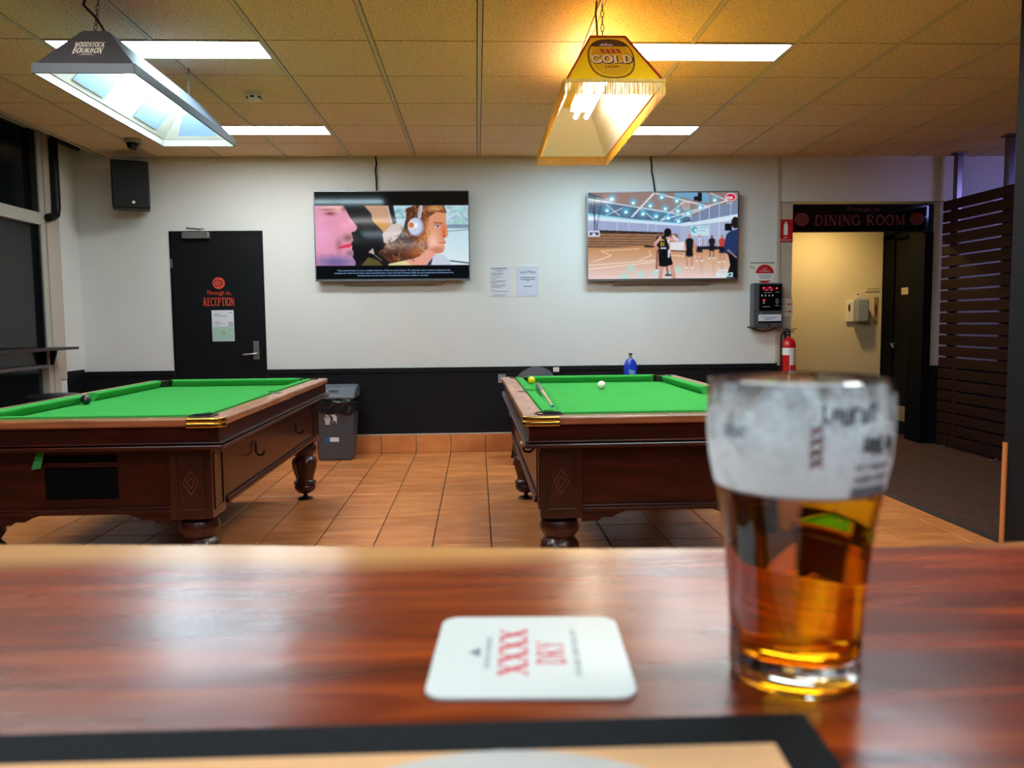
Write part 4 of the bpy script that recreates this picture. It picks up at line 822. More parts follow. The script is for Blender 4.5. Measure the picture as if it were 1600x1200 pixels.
# outlets
for x, z, w_, h_, lb in ((0.76, 0.787, 0.058, 0.046, 'small cream switch plate on the black dado rail'), (0.235, 0.708, 0.075, 0.085, 'grey power outlet on the black dado beside the pool table')):
    o = thing('wall_outlet', lb, 'outlet', (x, YW - 0.024 if z > .775 else YW - 0.012, z))
    part('plate', MB().box(-w_ / 2, w_ / 2, -0.010, 0, -h_ / 2, h_ / 2), plastic_white if z > .775 else alu_grey, o, bevel=0.003)
    part('rocker', MB().box(-0.008, 0.008, -0.014, -0.0105, -0.012, 0.012), plastic_white, o)

# ================================================================ POOL TABLES
def leg_mb():
    return MB().lathe([(0.055, 0.412), (0.055, 0.400), (0.078, 0.392), (0.088, 0.365), (0.086, 0.345), (0.07, 0.322), (0.064, 0.312), (0.07, 0.304), (0.084, 0.290), (0.090, 0.262), (0.087, 0.235), (0.077, 0.20), (0.066, 0.165), (0.060, 0.142), (0.066, 0.134), (0.079, 0.126), (0.080, 0.116), (0.070, 0.106), (0.076, 0.094), (0.072, 0.074), (0.055, 0.054), (0.035, 0.046)][::-1], n=40, flute=0.13, fl=(0.15, 0.295), nf=8)
LEG = leg_mb().mesh('leg'); LEG.materials.append(mahog_v)
FOOT = MB().lathe([(0.052, 0.0), (0.054, 0.006), (0.045, 0.014), (0.016, 0.02), (0.014, 0.046)], n=24).mesh('foot_disc'); FOOT.materials.append(dark_metal)
W_, L_ = 1.26, 2.42
def strip(poly, z0, z1): return MB().prism_z(poly, z0, z1)
def pool_table(loc, rz, label, ret=True):
    t = thing('pool_table', label, 'pool table', loc, rz)   # origin: near left corner on the floor
    ZR = 0.857
    # rail timbers, cut at the pockets
    rw = 0.092; cush = 0.05
    def rail(x0, x1, y0, y1, m):
        return part('rail', MB().box(x0, x1, y0, y1, 0.822, ZR), m, t, bevel=0.008, seg=3)
    cg = 0.075
    # long sides in two lengths with the side pocket cut between
    for xs in (0, W_ - rw):
        for ya, yb in ((cg, L_ / 2 - 0.03), (L_ / 2 + 0.03, L_ - cg)): rail(xs, xs + rw, ya, yb, rail_m)
        inn = xs + 0.04 if xs == 0 else xs
        part('side_pocket', MB().box(xs, xs + 0.045, L_ / 2 - 0.0299, L_ / 2 + 0.0299, 0.822, ZR - 0.0005) if xs == 0 else MB().box(xs + rw - 0.045, xs + rw, L_ / 2 - 0.0299, L_ / 2 + 0.0299, 0.822, ZR - 0.0005), rail_m, t)
        pa = (xs + 0.046, xs + rw + 0.02) if xs == 0 else (xs - 0.02, xs + rw - 0.046)
        part('pocket_liner', MB().box(pa[0], pa[1], L_ / 2 - 0.034, L_ / 2 + 0.034, 0.80, ZR + 0.002), leather, t, bevel=0.01)
        for q in (0.28, 0.5, 0.72):
            for base in (0, L_ / 2):
                part('sight', MB().lathe([(0.006, 0), (0.006, 0.0008)], n=8), dark_metal, t, (xs + rw / 2, base + L_ / 2 * q, ZR))
    for ys in (0, L_ - rw):
        rail(cg, W_ - cg, ys, ys + rw, rail_m2)
        for q in (0.25, 0.5, 0.75): part('sight', MB().lathe([(0.006, 0), (0.006, 0.0008)], n=8), plastic_white, t, (W_ * q, ys + rw / 2, ZR))
    # corners: rounded blocks, brass caps at the near end
    for cx, sx in ((0, 1), (W_, -1)):
        for cyy, sy in ((0, 1), (L_, -1)):
            r = 0.045; near = cyy == 0; ext = 0.15 if near else cg
            pts = [(cx + sx * (r - r * math.cos(a)), cyy + sy * (r - r * math.sin(a))) for a in np.linspace(0, PI / 2, 8)]
            def poly(off, ex, ey, inner):
                p = [(cx + sx * (-off + (r + off) * (1 - math.cos(a))), cyy + sy * (-off + (r + off) * (1 - math.sin(a)))) for a in np.linspace(0, PI / 2, 8)]
                return [(cx - sx * off, cyy + sy * ey)] + p + [(cx + sx * ex, cyy - sy * off), (cx + sx * ex, cyy + sy * inner), (cx + sx * inner, cyy + sy * ey)]
            part('corner_block', strip(poly(0, cg, cg, 0.06), 0.822, ZR), rail_m2, t, bevel=0.004)
            if near:
                # L shaped brass casing round the corner
                o = []
                for zz0, zz1, off in ((0.8175, 0.8385, 0.007), (0.8387, ZR + 0.0016, 0.004)):
                    outer = poly(off, ext, 0.05, 0.05)[:-2]
                    innr = [(cx + sx * ext, cyy + sy * 0.03), (cx + sx * 0.05, cyy + sy * 0.03), (cx + sx * 0.03, cyy + sy * 0.05)]
                    o.append((outer + innr, zz0, zz1))
                mb = MB()
                for pl, z0, z1 in o: mb.prism_z(pl, z0, z1)
                part('brass_corner_cap', mb, brass, t, bevel=0.005, seg=3)
            part('pocket_liner', MB().lathe([(0.058, 0.80), (0.064, ZR + 0.004), (0.056, ZR + 0.004), (0.05, 0.80)], n=24, c=(cx + sx * 0.115, cyy + sy * 0.115, 0), close=False), leather, t, smooth=True)
            part('pocket_hole', MB().lathe([(0.055, 0.819), (0.055, 0.8215)], n=24, c=(cx + sx * 0.115, cyy + sy * 0.115, 0)), gloss_black, t)
    # cushions: rubber noses covered with baize
    def cushion_x(y0, dirn, x0, x1):
        prof = [(0, ZR - 0.012), (0, ZR + 0.007), (dirn * 0.012, ZR + 0.011), (dirn * cush, ZR + 0.004), (dirn * cush, ZR - 0.004), (dirn * 0.03, 0.8215), (0, 0.8215)]
        mb = MB(); n = len(prof); t_ = cush * 0.8
        vs = [(x0 + (t_ * abs(p[0]) / cush), y0 + p[0], p[1]) for p in prof] + [(x1 - (t_ * abs(p[0]) / cush), y0 + p[0], p[1]) for p in prof]
        mb.add(vs, [tuple(range(n)), tuple(reversed(range(n, 2 * n)))] + [(i, n + i, n + (i + 1) % n, (i + 1) % n) for i in range(n)]); return mb
    def swap(mb): mb.v = [(y, x, z) for x, y, z in mb.v]; return mb
    for y0, dr in ((rw + 0.001, 1), (L_ - rw - 0.001, -1)): part('cushion', cushion_x(y0, dr, 0.165, W_ - 0.165), felt, t)
    for x0, dr in ((rw + 0.001, 1), (W_ - rw - 0.001, -1)):
        for a, b in ((0.165, L_ / 2 - 0.05), (L_ / 2 + 0.05, L_ - 0.165)): part('cushion', swap(cushion_x(x0, dr, a, b)), felt, t)
    part('playing_cloth', MB().box(rw + 0.0, W_ - rw, rw, L_ - rw, 0.79, 0.819), felt, t)
    # frieze, mouldings, cabinet
    i0 = 0.02
    part('frieze', MB().box(i0, W_ - i0, i0, L_ - i0, 0.755, 0.789).box(i0, W_ - i0, i0, rw - 0.001, 0.789, 0.8215).box(i0, W_ - i0, L_ - rw + 0.001, L_ - i0, 0.789, 0.8215).box(i0, rw - 0.001, rw, L_ - rw, 0.789, 0.8215).box(W_ - rw + 0.001, W_ - i0, rw, L_ - rw, 0.789, 0.8215), mahog, t)
    part('upper_moulding', MB().box(0.012, W_ - 0.012, 0.012, L_ - 0.012, 0.748, 0.7545).box(0.004, W_ - 0.004, 0.004, L_ - 0.004, 0.7485, 0.753), mahog, t, bevel=0.0015)
    part('upper_moulding', MB().box(0.0, W_, 0.0, L_, 0.724, 0.742), mahog, t, bevel=0.007, seg=3)
    part('cabinet', MB().box(0.085, W_ - 0.085, 0.085, L_ - 0.085, 0.455, 0.7235).box(0.03, W_ - 0.03, 0.03, L_ - 0.03, 0.7425, 0.7475), mahog, t)
    # near and far aprons, side aprons set between the pilasters
    px0, px1 = 0.07, 0.25
    ns = MB()
    if ret:
        a, b = W_ / 2 - 0.155, W_ / 2 + 0.155
        ns.box(px1, a, 0.075, 0.084, 0.455, 0.7235).box(b, W_ - px1, 0.075, 0.084, 0.455, 0.7235).box(a, b, 0.075, 0.084, 0.70, 0.7235).box(a, b, 0.075, 0.084, 0.455, 0.505).box(a, b, 0.075, 0.084, 0.645, 0.665)
    else: ns.box(px1, W_ - px1, 0.075, 0.084, 0.455, 0.7235)
    part('end_panel', ns, mahog, t)
    if ret:
        part('return_dark_sheet', MB().box(a, b, 0.0842, 0.0846, 0.505, 0.70), black_matt, t)  # black sheet, the dark of the recess is put into its colour
        part('return_frame', MB().box(a - 0.006, b + 0.006, 0.070, 0.0749, 0.497, 0.504).box(a - 0.006, b + 0.006, 0.070, 0.0749, 0.646, 0.652), mahog, t)
    part('end_panel', MB().box(px1, W_ - px1, L_ - 0.084, L_ - 0.075, 0.455, 0.7235), mahog, t)
    for xa, xb in ((0.075, 0.084), (W_ - 0.084, W_ - 0.075)): part('side_panel', MB().box(xa, xb, px1, L_ - px1, 0.455, 0.7235), mahog, t)
    def mould(x0, x1, y0, y1): part('lower_moulding', MB().box(x0, x1, y0, y1, 0.457, 0.468).box(x0 - 0.003 * (x1 - x0 < .1), x1 + 0.003 * (x1 - x0 < .1), y0 - 0.003 * (y1 - y0 < .1), y1 + 0.003 * (y1 - y0 < .1), 0.438, 0.4545), mahog, t, bevel=0.003)
    mould(px1, W_ - px1, 0.062, 0.074); mould(px1, W_ - px1, L_ - 0.074, L_ - 0.062); mould(0.062, 0.074, px1, L_ - px1); mould(W_ - 0.074, W_ - 0.062, px1, L_ - px1)
    sc_ = [(px1, 0.437), (px1, 0.392), (px1 + 0.07, 0.394), (px1 + 0.09, 0.408), (px1 + 0.13, 0.408), (px1 + 0.16, 0.424), (px1 + 0.2, 0.437)]
    for y0 in (0.075, L_ - 0.09):
        part('scalloped_bracket', MB().prism_y(sc_, y0, y0 + 0.015), mahog, t)
        part('scalloped_bracket', MB().prism_y([(W_ - x, z) for x, z in sc_], y0, y0 + 0.015), mahog, t)
    # pilasters with sunk panels and inlaid diamonds
    for cx, sx in ((0, 1), (W_, -1)):
        for cyy, sy in ((0, 1), (L_, -1)):
            X = sorted((cx + sx * px0, cx + sx * px1)); Yy = sorted((cyy + sy * 0.055, cyy + sy * 0.235))
            pb = part('corner_pilaster', MB().box(X[0], X[1], Yy[0], Yy[1], 0.412, 0.7235), mahog_v, t, bevel=0.003)
            xc_ = (X[0] + X[1]) / 2; yf = cyy + sy * 0.055; zc_ = 0.572
            if cyy == 0:
                fr = MB()
                for (a0, a1, z0, z1) in ((xc_ - 0.062, xc_ + 0.062, 0.688, 0.696), (xc_ - 0.062, xc_ + 0.062, 0.448, 0.456), (xc_ - 0.062, xc_ - 0.054, 0.456, 0.688), (xc_ + 0.054, xc_ + 0.062, 0.456, 0.688)): fr.box(a0, a1, yf - 0.005, yf - 0.0003, z0, z1)
                part('panel_moulding', fr, mahog_v, pb, bevel=0.0015)
                dm = MB()
                for s_ in (1.0, 0.5):
                    p_ = [(xc_ + 0.034 * s_, zc_), (xc_, zc_ + 0.054 * s_), (xc_ - 0.034 * s_, zc_), (xc_, zc_ - 0.054 * s_)]
                    q_ = [(xc_ + (x - xc_) * (1 - 0.05 / s_), zc_ + (z - zc_) * (1 - 0.05 / s_)) for x, z in p_]
                    dm.add([(x, yf - 0.001, z) for x, z in p_ + q_], [(i, (i + 1) % 4, 4 + (i + 1) % 4, 4 + i) for i in range(4)])
                part('inlaid_diamond', dm, mat('inlay_wood', rgb(150, 92, 62), 0.4) if 'inlay_wood' not in MATS else MATS['inlay_wood'], pb)
            xs_ = cx + sx * px0
            fr = MB()
            ya_, yb_ = Yy[0] + 0.028, Yy[1] - 0.028
            for (a0, a1, z0, z1) in ((ya_, yb_, 0.688, 0.696), (ya_, yb_, 0.448, 0.456), (ya_, ya_ + 0.008, 0.456, 0.688), (yb_ - 0.008, yb_, 0.456, 0.688)): fr.box(min(xs_ - sx * 0.0003, xs_ - sx * 0.005), max(xs_ - sx * 0.0003, xs_ - sx * 0.005), a0, a1, z0, z1)
            part('panel_moulding', fr, mahog_v, pb)
            lg = link('leg', LEG, mahog_v, t, (xc_, (Yy[0] + Yy[1]) / 2, 0), smooth=True)
            link('foot_disc', FOOT, dark_metal, lg, (0, 0, 0), smooth=True)
    return t
T1 = pool_table((-2.345, 3.37, 0), 0.0, 'left pool table with ball return opening and green ribbon')
T2 = pool_table((0.192, 3.25, 0), 0.008, 'right pool table with cue, yellow ball and white ball', ret=False)
def hook(parent, x, y, z, sx, ball=False):
    p = MB().tube([(x, y, z + 0.035), (x + sx * 0.012, y, z + 0.03), (x + sx * 0.012, y, z - 0.02), (x + sx * 0.03, y - 0.01, z - 0.035), (x + sx * 0.055, y - 0.02, z - 0.028), (x + sx * 0.06, y - 0.02, z - 0.01)], 0.006, 8)
    h = part('cue_hook', p, dark_metal, parent, smooth=True)
    if ball: part('hook_tip', MB().lathe([(0.004, -0.012), (0.012, -0.008), (0.016, 0), (0.012, 0.008), (0.004, 0.012)], n=12), alu, h, (x + sx * 0.06, y - 0.02, z + 0.01), smooth=True)
hook(T1, W_ - 0.075, 0.72, 0.615, 1); hook(T1, W_ - 0.075, 1.62, 0.60, 1); hook(T2, 0.075, 0.34, 0.69, -1, True)
part('paper_sticker', MB().box(W_ - 0.0695, W_ - 0.0685, 0.095, 0.155, 0.690, 0.712), beige_sticker, T1)
rb = thing('green_ribbon', 'green ribbon hanging from the left pool table apron', 'ribbon', (-1.885, 3.435, 0.722))
part('ribbon_strip', MB().quadslab((-0.005, 0, 0), (0.025, 0, -0.002), (0.012, -0.012, -0.075), (-0.03, -0.008, -0.082), 0.0015), green_tag, rb)
def ball(x, y, m, lb):
    t = tag(link('pool_ball', MB().lathe([(0.0005 + 0.0265 * math.sin(a), -0.0265 * math.cos(a)) for a in np.linspace(0.0, PI, 16)], n=28).mesh('pool_ball'), m, None, (x, y, 0.819 + 0.0265), smooth=True), lb, 'ball'); return t
ball(-2.165, 4.44, ball_black, 'black ball near the side cushion of the left pool table')
ball(0.375, 5.46, ball_yellow, 'yellow ball in the far corner of the right pool table')
ball(0.79, 4.98, ball_white, 'white cue ball on the green cloth of the right pool table')
# cue lying on the cloth against the left cushion
ca = Vector((0.335, 3.52, 0.8735)); cb = Vector((0.398, 5.18, 0.837)); dcu = (cb - ca)
cu = thing('pool_cue', 'wooden pool cue with grey butt lying on the right table', 'cue', tuple(ca))
part('shaft', MB().tube([(0, 0, 0), tuple(dcu * 0.62)], 0.0055, 10, r1=0.0115), cue_wood, cu, smooth=True)
part('butt', MB().tube([tuple(dcu * 0.6205), tuple(dcu)], 0.0118, 10, r1=0.0155), cue_butt, cu, smooth=True)
part('tip', MB().tube([tuple(dcu * -0.008), tuple(dcu * -0.0003)], 0.0055, 8), blue_label, cu)
# blue bottle standing on the far rail
bb = thing('blue_bottle', 'blue flask shaped bottle with clear cap on the far table rail', 'bottle', (1.10, 5.625, 0.858))
bt = MB(); n = 24; prof = [(0.047, 0), (0.049, 0.004), (0.049, 0.05), (0.046, 0.075), (0.040, 0.098), (0.028, 0.115), (0.014, 0.124)]
for (r, z) in prof:
    for i in range(n):
        a = 2 * PI * i / n; bt.v.append((r * math.cos(a), 0.5 * r * math.sin(a), z))
for k in range(len(prof) - 1):
    for i in range(n): bt.f.append((k * n + i, k * n + (i + 1) % n, (k + 1) * n + (i + 1) % n, (k + 1) * n + i))
bt.f.append(tuple(reversed(range(n)))); bt.f.append(tuple(range((len(prof) - 1) * n, len(prof) * n)))
part('bottle_body', bt, blue_m, bb, smooth=True)
part('neck', MB().lathe([(0.011, 0.1242), (0.011, 0.15)], n=14), alu_grey, bb, smooth=True); part('cap', MB().lathe([(0.0135, 0.1502), (0.0135, 0.160)], n=14), dark_metal, bb)
text('lettering', 'Sac', 0.006, 0.035, 0.042, 0.02, -0.0262, white_print, bb); part('label_lines', lines_mb([(-0.015, 0.028, 0.015, 0.018), (-0.008, 0.022, 0.006, 0.009)], -0.0262), white_print, bb)

# ================================================================ BIN, CHAIR, STOOL
bi = thing('rubbish_bin', 'grey rubbish bin with lid and black liner by the dado', 'bin', (-1.31, 7.33, 0.002))
body = MB(); a0, a1 = (0.155, 0.12), (0.185, 0.15)
body.add([(-a0[0], -a0[1], 0), (a0[0], -a0[1], 0), (a0[0], a0[1], 0), (-a0[0], a0[1], 0), (-a1[0], -a1[1], 0.50), (a1[0], -a1[1], 0.50), (a1[0], a1[1], 0.50), (-a1[0], a1[1], 0.50)], [(0, 3, 2, 1), (4, 5, 6, 7), (0, 1, 5, 4), (1, 2, 6, 5), (2, 3, 7, 6), (3, 0, 4, 7)])
part('bin_body', body, bin_grey, bi, bevel=0.02, seg=3)
# crumpled liner band
lv = MB(); n = 48; rng = random.Random(2)
ringz = [0.455, 0.475, 0.50, 0.535, 0.56]; prevs = []
for k, z in enumerate(ringz):
    for i in range(n):
        t = i / n * 4; s_ = int(t); f = t - s_; hx, hy = (0.192 + 0.006, 0.157 + 0.006)
        c4 = [(-hx, -hy), (hx, -hy), (hx, hy), (-hx, hy)]; p = (c4[s_][0] * (1 - f) + c4[(s_ + 1) % 4][0] * f, c4[s_][1] * (1 - f) + c4[(s_ + 1) % 4][1] * f)
        j = 1 + rng.uniform(0.0, 0.055) * (1 if k in (1, 2, 3) else 0.4); lv.v.append((p[0] * j, p[1] * j, z + rng.uniform(-0.012, 0.012) - (0.03 * f if (s_ == 0 and k == 0) else 0)))
for k in range(len(ringz) - 1):
    for i in range(n): lv.f.append((k * n + i, k * n + (i + 1) % n, (k + 1) * n + (i + 1) % n, (k + 1) * n + i))
part('bin_liner', lv, bag_m, bi)
lid = part('bin_lid', MB().prism_x([(-0.175, 0.565), (-0.17, 0.60), (-0.06, 0.662), (0.10, 0.685), (0.165, 0.67), (0.17, 0.565)], -0.196, 0.196), bin_lid, bi, bevel=0.02, seg=3)
part('lid_grip', MB().tube([(-0.04, -0.12, 0.638), (-0.02, -0.125, 0.644), (0.02, -0.125, 0.644), (0.04, -0.12, 0.638)], 0.008, 8), bin_lid, lid)
yb_ = -0.1455
def onface(x, z): return (x, -0.12 - 0.03 * z / 0.5 - 0.0015, z)
pg = MB()
for poly in ([(-0.085, 0.40), (-0.03, 0.40), (-0.038, 0.335), (-0.075, 0.335)], [(-0.075, 0.412), (-0.045, 0.406), (-0.04, 0.414), (-0.07, 0.425)], [(-0.03, 0.425), (0.01, 0.428), (0.028, 0.405), (0.025, 0.34), (0.012, 0.37), (0.0, 0.375), (-0.012, 0.34), (-0.005, 0.40)]): pg.add([onface(x, z) for x, z in poly], [tuple(range(len(poly)))])
part('litter_symbol', pg, white_print, bi)
part('symbol_bars', (lambda m: m)(MB().add([onface(x, z) for zz in (0.39, 0.374, 0.358, 0.344) for x, z in ((-0.08, zz), (-0.036, zz), (-0.036, zz + 0.004), (-0.08, zz + 0.004))], [(4 * i, 4 * i + 1, 4 * i + 2, 4 * i + 3) for i in range(4)])), bin_grey, bi, (0, -0.0006, 0))
part('blue_sticker', MB().add([onface(-0.085, 0.175), onface(-0.04, 0.175), onface(-0.04, 0.215), onface(-0.085, 0.215)], [(0, 1, 2, 3)]), blue_label, bi)
part('white_sticker', MB().add([onface(-0.04, 0.175), onface(0.04, 0.175), onface(0.04, 0.215), onface(-0.04, 0.215)], [(0, 1, 2, 3)]), white_print, bi)

ch = thing('tub_chair', 'grey round backed chair behind the right pool table', 'chair', (0.50, 7.02, 0))
part('seat', MB().lathe([(0.01, 0.40), (0.21, 0.40), (0.225, 0.42), (0.225, 0.45), (0.21, 0.465), (0.01, 0.47)], n=28), grey_fabric, ch, smooth=True)
bk = MB(); n = 20
for k in range(n + 1):
    u = k / n * 2 - 1; a = PI / 2 * 1 + u * 1.15; r = 0.235
    h = 0.865 - 0.19 * abs(u) ** 2.2 - 0.03 * (u > 0) * u; 
    for rr in (r, r - 0.025):
        for z in (0.50, h): bk.v.append((rr * math.cos(-a), rr * math.sin(-a), z))
for k in range(n):
    b0 = 4 * k; b1 = b0 + 4
    bk.f += [(b0, b1, b1 + 1, b0 + 1), (b0 + 2, b0 + 3, b1 + 3, b1 + 2), (b0 + 1, b1 + 1, b1 + 3, b0 + 3), (b0, b0 + 2, b1 + 2, b1)]
bk.f += [(0, 1, 3, 2), (4 * n, 4 * n + 2, 4 * n + 3, 4 * n + 1)]
part('backrest', bk, grey_fabric, ch, smooth=True)
for sx in (-1, 1):
    part('back_post', MB().tube([(sx * 0.13, -0.185, 0.44), (sx * 0.13, -0.20, 0.55)], 0.011, 8), dark_metal, ch)
    for sy in (-1, 1): part('leg', MB().tube([(sx * 0.13, sy * 0.13, 0.40), (sx * 0.19, sy * 0.19, 0.0)], 0.012, 8), dark_metal, ch)
st = thing('bar_stool', 'black round topped stool behind the left pool table', 'stool', (-3.13, 5.95, 0))
part('seat', MB().lathe([(0.01, 0.70), (0.17, 0.70), (0.185, 0.715), (0.185, 0.738), (0.17, 0.75), (0.01, 0.753)], n=28), mat('black_vinyl', rgb(26, 26, 30), 0.35), st, smooth=True)
for k in range(4):
    a = PI / 4 + k * PI / 2; part('leg', MB().tube([(0.10 * math.cos(a), 0.10 * math.sin(a), 0.70), (0.2 * math.cos(a), 0.2 * math.sin(a), 0.0)], 0.013, 8), dark_metal, st)
part('foot_ring', MB().tube([(0.172 * math.cos(a), 0.172 * math.sin(a), 0.25) for a in np.linspace(0, 2 * PI, 25)], 0.008, 6), steel, st, smooth=True)

# ================================================================ HANGING TABLE LAMPS
def chain_mb(p0, p1, lk=0.03):
    p0, p1 = Vector(p0), Vector(p1); L = (p1 - p0).length; n = max(2, int(L / lk)); mb = MB(); d = (p1 - p0) / n; dn = d.normalized()
    for k in range(n):
        c = p0 + d * (k + 0.5); s_ = Vector((1, 0, 0)) if k % 2 else Vector((0, 1, 0)); hl = d.length * 0.62
        mb.tube([c + dn * hl * math.sin(a) + s_ * 0.008 * math.cos(a) for a in np.linspace(0, 2 * PI, 9)], 0.0022, 4, cap=False)
    return mb
def shade(parent, xw, y0, y1, zb, zt, tw, ty0, ty1, m_end, m_side, lining, th=0.006):
    B = [(-xw, y0, zb), (xw, y0, zb), (xw, y1, zb), (-xw, y1, zb)]; Tt = [(-tw, ty0, zt), (tw, ty0, zt), (tw, ty1, zt), (-tw, ty1, zt)]
    names = ['end_panel', 'side_panel', 'end_panel', 'side_panel']
    ends = []
    for i in range(4):
        j = (i + 1) % 4
        p = part(names[i], MB().quadslab(B[i], B[j], Tt[j], Tt[i], th), m_end if i % 2 == 0 else m_side, parent); ends.append(p)
        c = Vector((0, (y0 + y1) / 2, (zb + zt) / 2))
        def inn(v): return Vector(v)
        q = [Vector(v) for v in (B[i], B[j], Tt[j], Tt[i])]; nn = (q[1] - q[0]).cross(q[3] - q[0]).normalized() * -0.0008
        ln = part('lining', MB().quadslab(*[v + nn for v in q], -0.0012), lining, parent)
    part('top_panel', MB().quadslab(*Tt, th), m_side, parent)
    return ends
# left: charcoal lamp
lx, ly = -1.742, 3.70
LL = thing('hanging_table_lamp', 'long charcoal bourbon lamp hanging over the left pool table', 'lamp', (lx, ly, 2.38))
shade(LL, 0.213, 0.02, 1.48, 0.042, 0.225, 0.055, 0.14, 1.36, shade_dark, shade_side, shade_white)
part('lip_lining', MB().box(-0.2195, 0.2195, 0.0165, 0.018, 0.001, 0.044).box(-0.2195, 0.2195, 1.482, 1.4835, 0.001, 0.044).box(-0.2195, -0.218, 0.018, 1.482, 0.001, 0.044).box(0.218, 0.2195, 0.018, 1.482, 0.001, 0.044), shade_white, LL)
part('lower_lip', MB().box(-0.22, 0.22, 0.008, 0.016, 0, 0.045).box(-0.22, 0.22, 1.484, 1.492, 0, 0.045).box(-0.228, -0.22, 0.008, 1.492, 0, 0.045).box(0.22, 0.228, 0.008, 1.492, 0, 0.045), shade_grey, LL, bevel=0.002)
def side_pt(sx, y, f, off=0.004):   # point on inside of side panel, f up the slope
    return (sx * (0.213 + (0.055 - 0.213) * f - off), y, 0.042 + 0.183 * f - off)
for a, b in ((0.30, 0.62), (0.98, 1.30)):
    for sx in (-1, 1): part('blue_panel', MB().quadslab(side_pt(sx, a, 0.12), side_pt(sx, b, 0.12), side_pt(sx, b, 0.75), side_pt(sx, a, 0.75), 0.0015), shade_blue, LL)
part('blue_panel', MB().quadslab((-0.12, 1.466, 0.062), (0.12, 1.466, 0.062), (0.06, 1.392, 0.175), (-0.06, 1.392, 0.175), 0.0015), shade_blue, LL)
for sx in (-0.035, 0.035): part('fluorescent_tube', MB().tube([(sx, 0.18, 0.165), (sx, 1.32, 0.165)], 0.013, 12), em_tube_l, LL, smooth=True)
part('tube_batten', MB().box(-0.05, 0.05, 0.16, 1.34, 0.19, 0.222), shade_white, LL)
# lettering lies on the leaning near panel
tilt = math.atan2(0.12, 0.183)
ep = Vector((0, 0.02 - 0.0105, 0.042))
def on_end(u, v, off=0.0075, y0=0.02, z0=0.042, tl=tilt): # v = distance up the slope
    n = Vector((0, -math.cos(tl), math.sin(tl))); p = Vector((u, y0 + v * math.sin(tl), z0 + v * math.cos(tl))) + n * off; return tuple(p)
def lay(o, u, v, tl, off=0.0075, y0=0.02, z0=0.042): o.location = on_end(u, v, off, y0, z0, tl); o.rotation_euler = (-tl, 0, 0)
o = serif('lettering', 'WOODSTOCK', 0, 0, 0.135, 0.034, 0, cream_letter, LL, wt=1.3); lay(o, -0.0, 0.125, tilt)
o = serif('lettering', 'BOURBON', 0, 0, 0.13, 0.032, 0, cream_letter, LL, arcb=0.5, slant=0.1, wt=1.3); lay(o, 0.0, 0.085, tilt)
o = part('label_flourish', MB().add([(-0.04, 0, -0.004), (0.04, 0, -0.004), (0.015, 0, 0.006), (0, 0, 0.009), (-0.015, 0, 0.006)], [(0, 1, 2, 3, 4)]), mat('flourish_grey', rgb(150, 140, 132), 0.4), LL); lay(o, 0.0, 0.058, tilt)
part('chain', chain_mb((-0.05, 0.30, ZC - 2.38), (-0.03, 0.20, 0.232)), chrome_dull, LL)
part('chain', chain_mb((0.01, 1.32, ZC - 2.38), (0.01, 1.30, 0.232)), chrome_dull, LL)
part('power_cord', MB().tube([(-0.09, 0.26, ZC - 2.38), (-0.075, 0.2, 0.37), (-0.04, 0.17, 0.335), (-0.005, 0.16, 0.30), (0.02, 0.16, 0.26), (0.035, 0.16, 0.23)], 0.0065, 8), plastic_black, LL, smooth=True)
# right: yellow lager lamp
rx, ry = 0.657, 3.75
RL = thing('hanging_table_lamp', 'yellow and red lager lamp with gold fringe over the right pool table', 'lamp', (rx, ry, 2.30))
ends = shade(RL, 0.228, 0.0, 1.66, 0.062, 0.33, 0.085, 0.20, 1.46, yellow_m, yellow_m, shade_cream)
tlr = math.atan2(0.20, 0.268); SL = math.hypot(0.20, 0.268)
def edge_strip(a, b, w_=0.010):
    a, b = Vector(a), Vector(b); return MB().tube([a, b], w_ / 2, 4)
K = [(-0.228, 0), (0.228, 0), (0.085, SL), (-0.085, SL)]
for i in range(4):
    j = (i + 1) % 4; a = on_end(*K[i], 0.007, 0.0, 0.062, tlr); b = on_end(*K[j], 0.007, 0.0, 0.062, tlr)
    part('red_trim', edge_strip(a, b, 0.013), maroon, RL)
def lab(name, poly, v0, off, m, u0=0.0):
    mb = MB().add([(x, 0, z) for x, z in poly], [tuple(range(len(poly)))]); o = part(name, mb, m, RL); lay(o, u0, v0, tlr, off, 0.0, 0.062); return o
def oct_oval(rx_, rz_): # rounded barrel outline
    return [(rx_ * math.copysign(abs(math.cos(t)) ** 0.75, math.cos(t)), rz_ * math.copysign(abs(math.sin(t)) ** 0.9, math.sin(t))) for t in np.linspace(0, 2 * PI, 40, endpoint=False)]
vc = SL * 0.5
lab('badge_outline', oct_oval(0.112, 0.148), vc, 0.0068, brown_ink); lab('badge_rim', oct_oval(0.106, 0.142), vc, 0.0074, gold_oval)
lab('badge_ring', oct_oval(0.098, 0.134), vc, 0.0078, yellow_m); lab('badge_field', oct_oval(0.094, 0.130), vc, 0.0082, gold_oval)
top = [p for p in oct_oval(0.106, 0.142) if p[1] > 0.085]; lab('badge_dark_top', sorted(top, key=lambda p: math.atan2(p[1] - 0.08, p[0])), vc, 0.0086, brown_ink)
mb = MB()
for k, hh in enumerate((0.012, 0.02, 0.014, 0.024, 0.012, 0.016, 0.01)): mb.add([(-0.035 + k * 0.009, 0, -0.01), (-0.027 + k * 0.009, 0, -0.01), (-0.027 + k * 0.009, 0, -0.01 + hh), (-0.035 + k * 0.009, 0, -0.01 + hh)], [(0, 1, 2, 3)])
o = part('brewery_picture', mb, mat('pale_lilac', rgb(190, 170, 180), 0.5), RL); lay(o, -0.01, vc + 0.102, tlr, 0.0092, 0, 0.062)
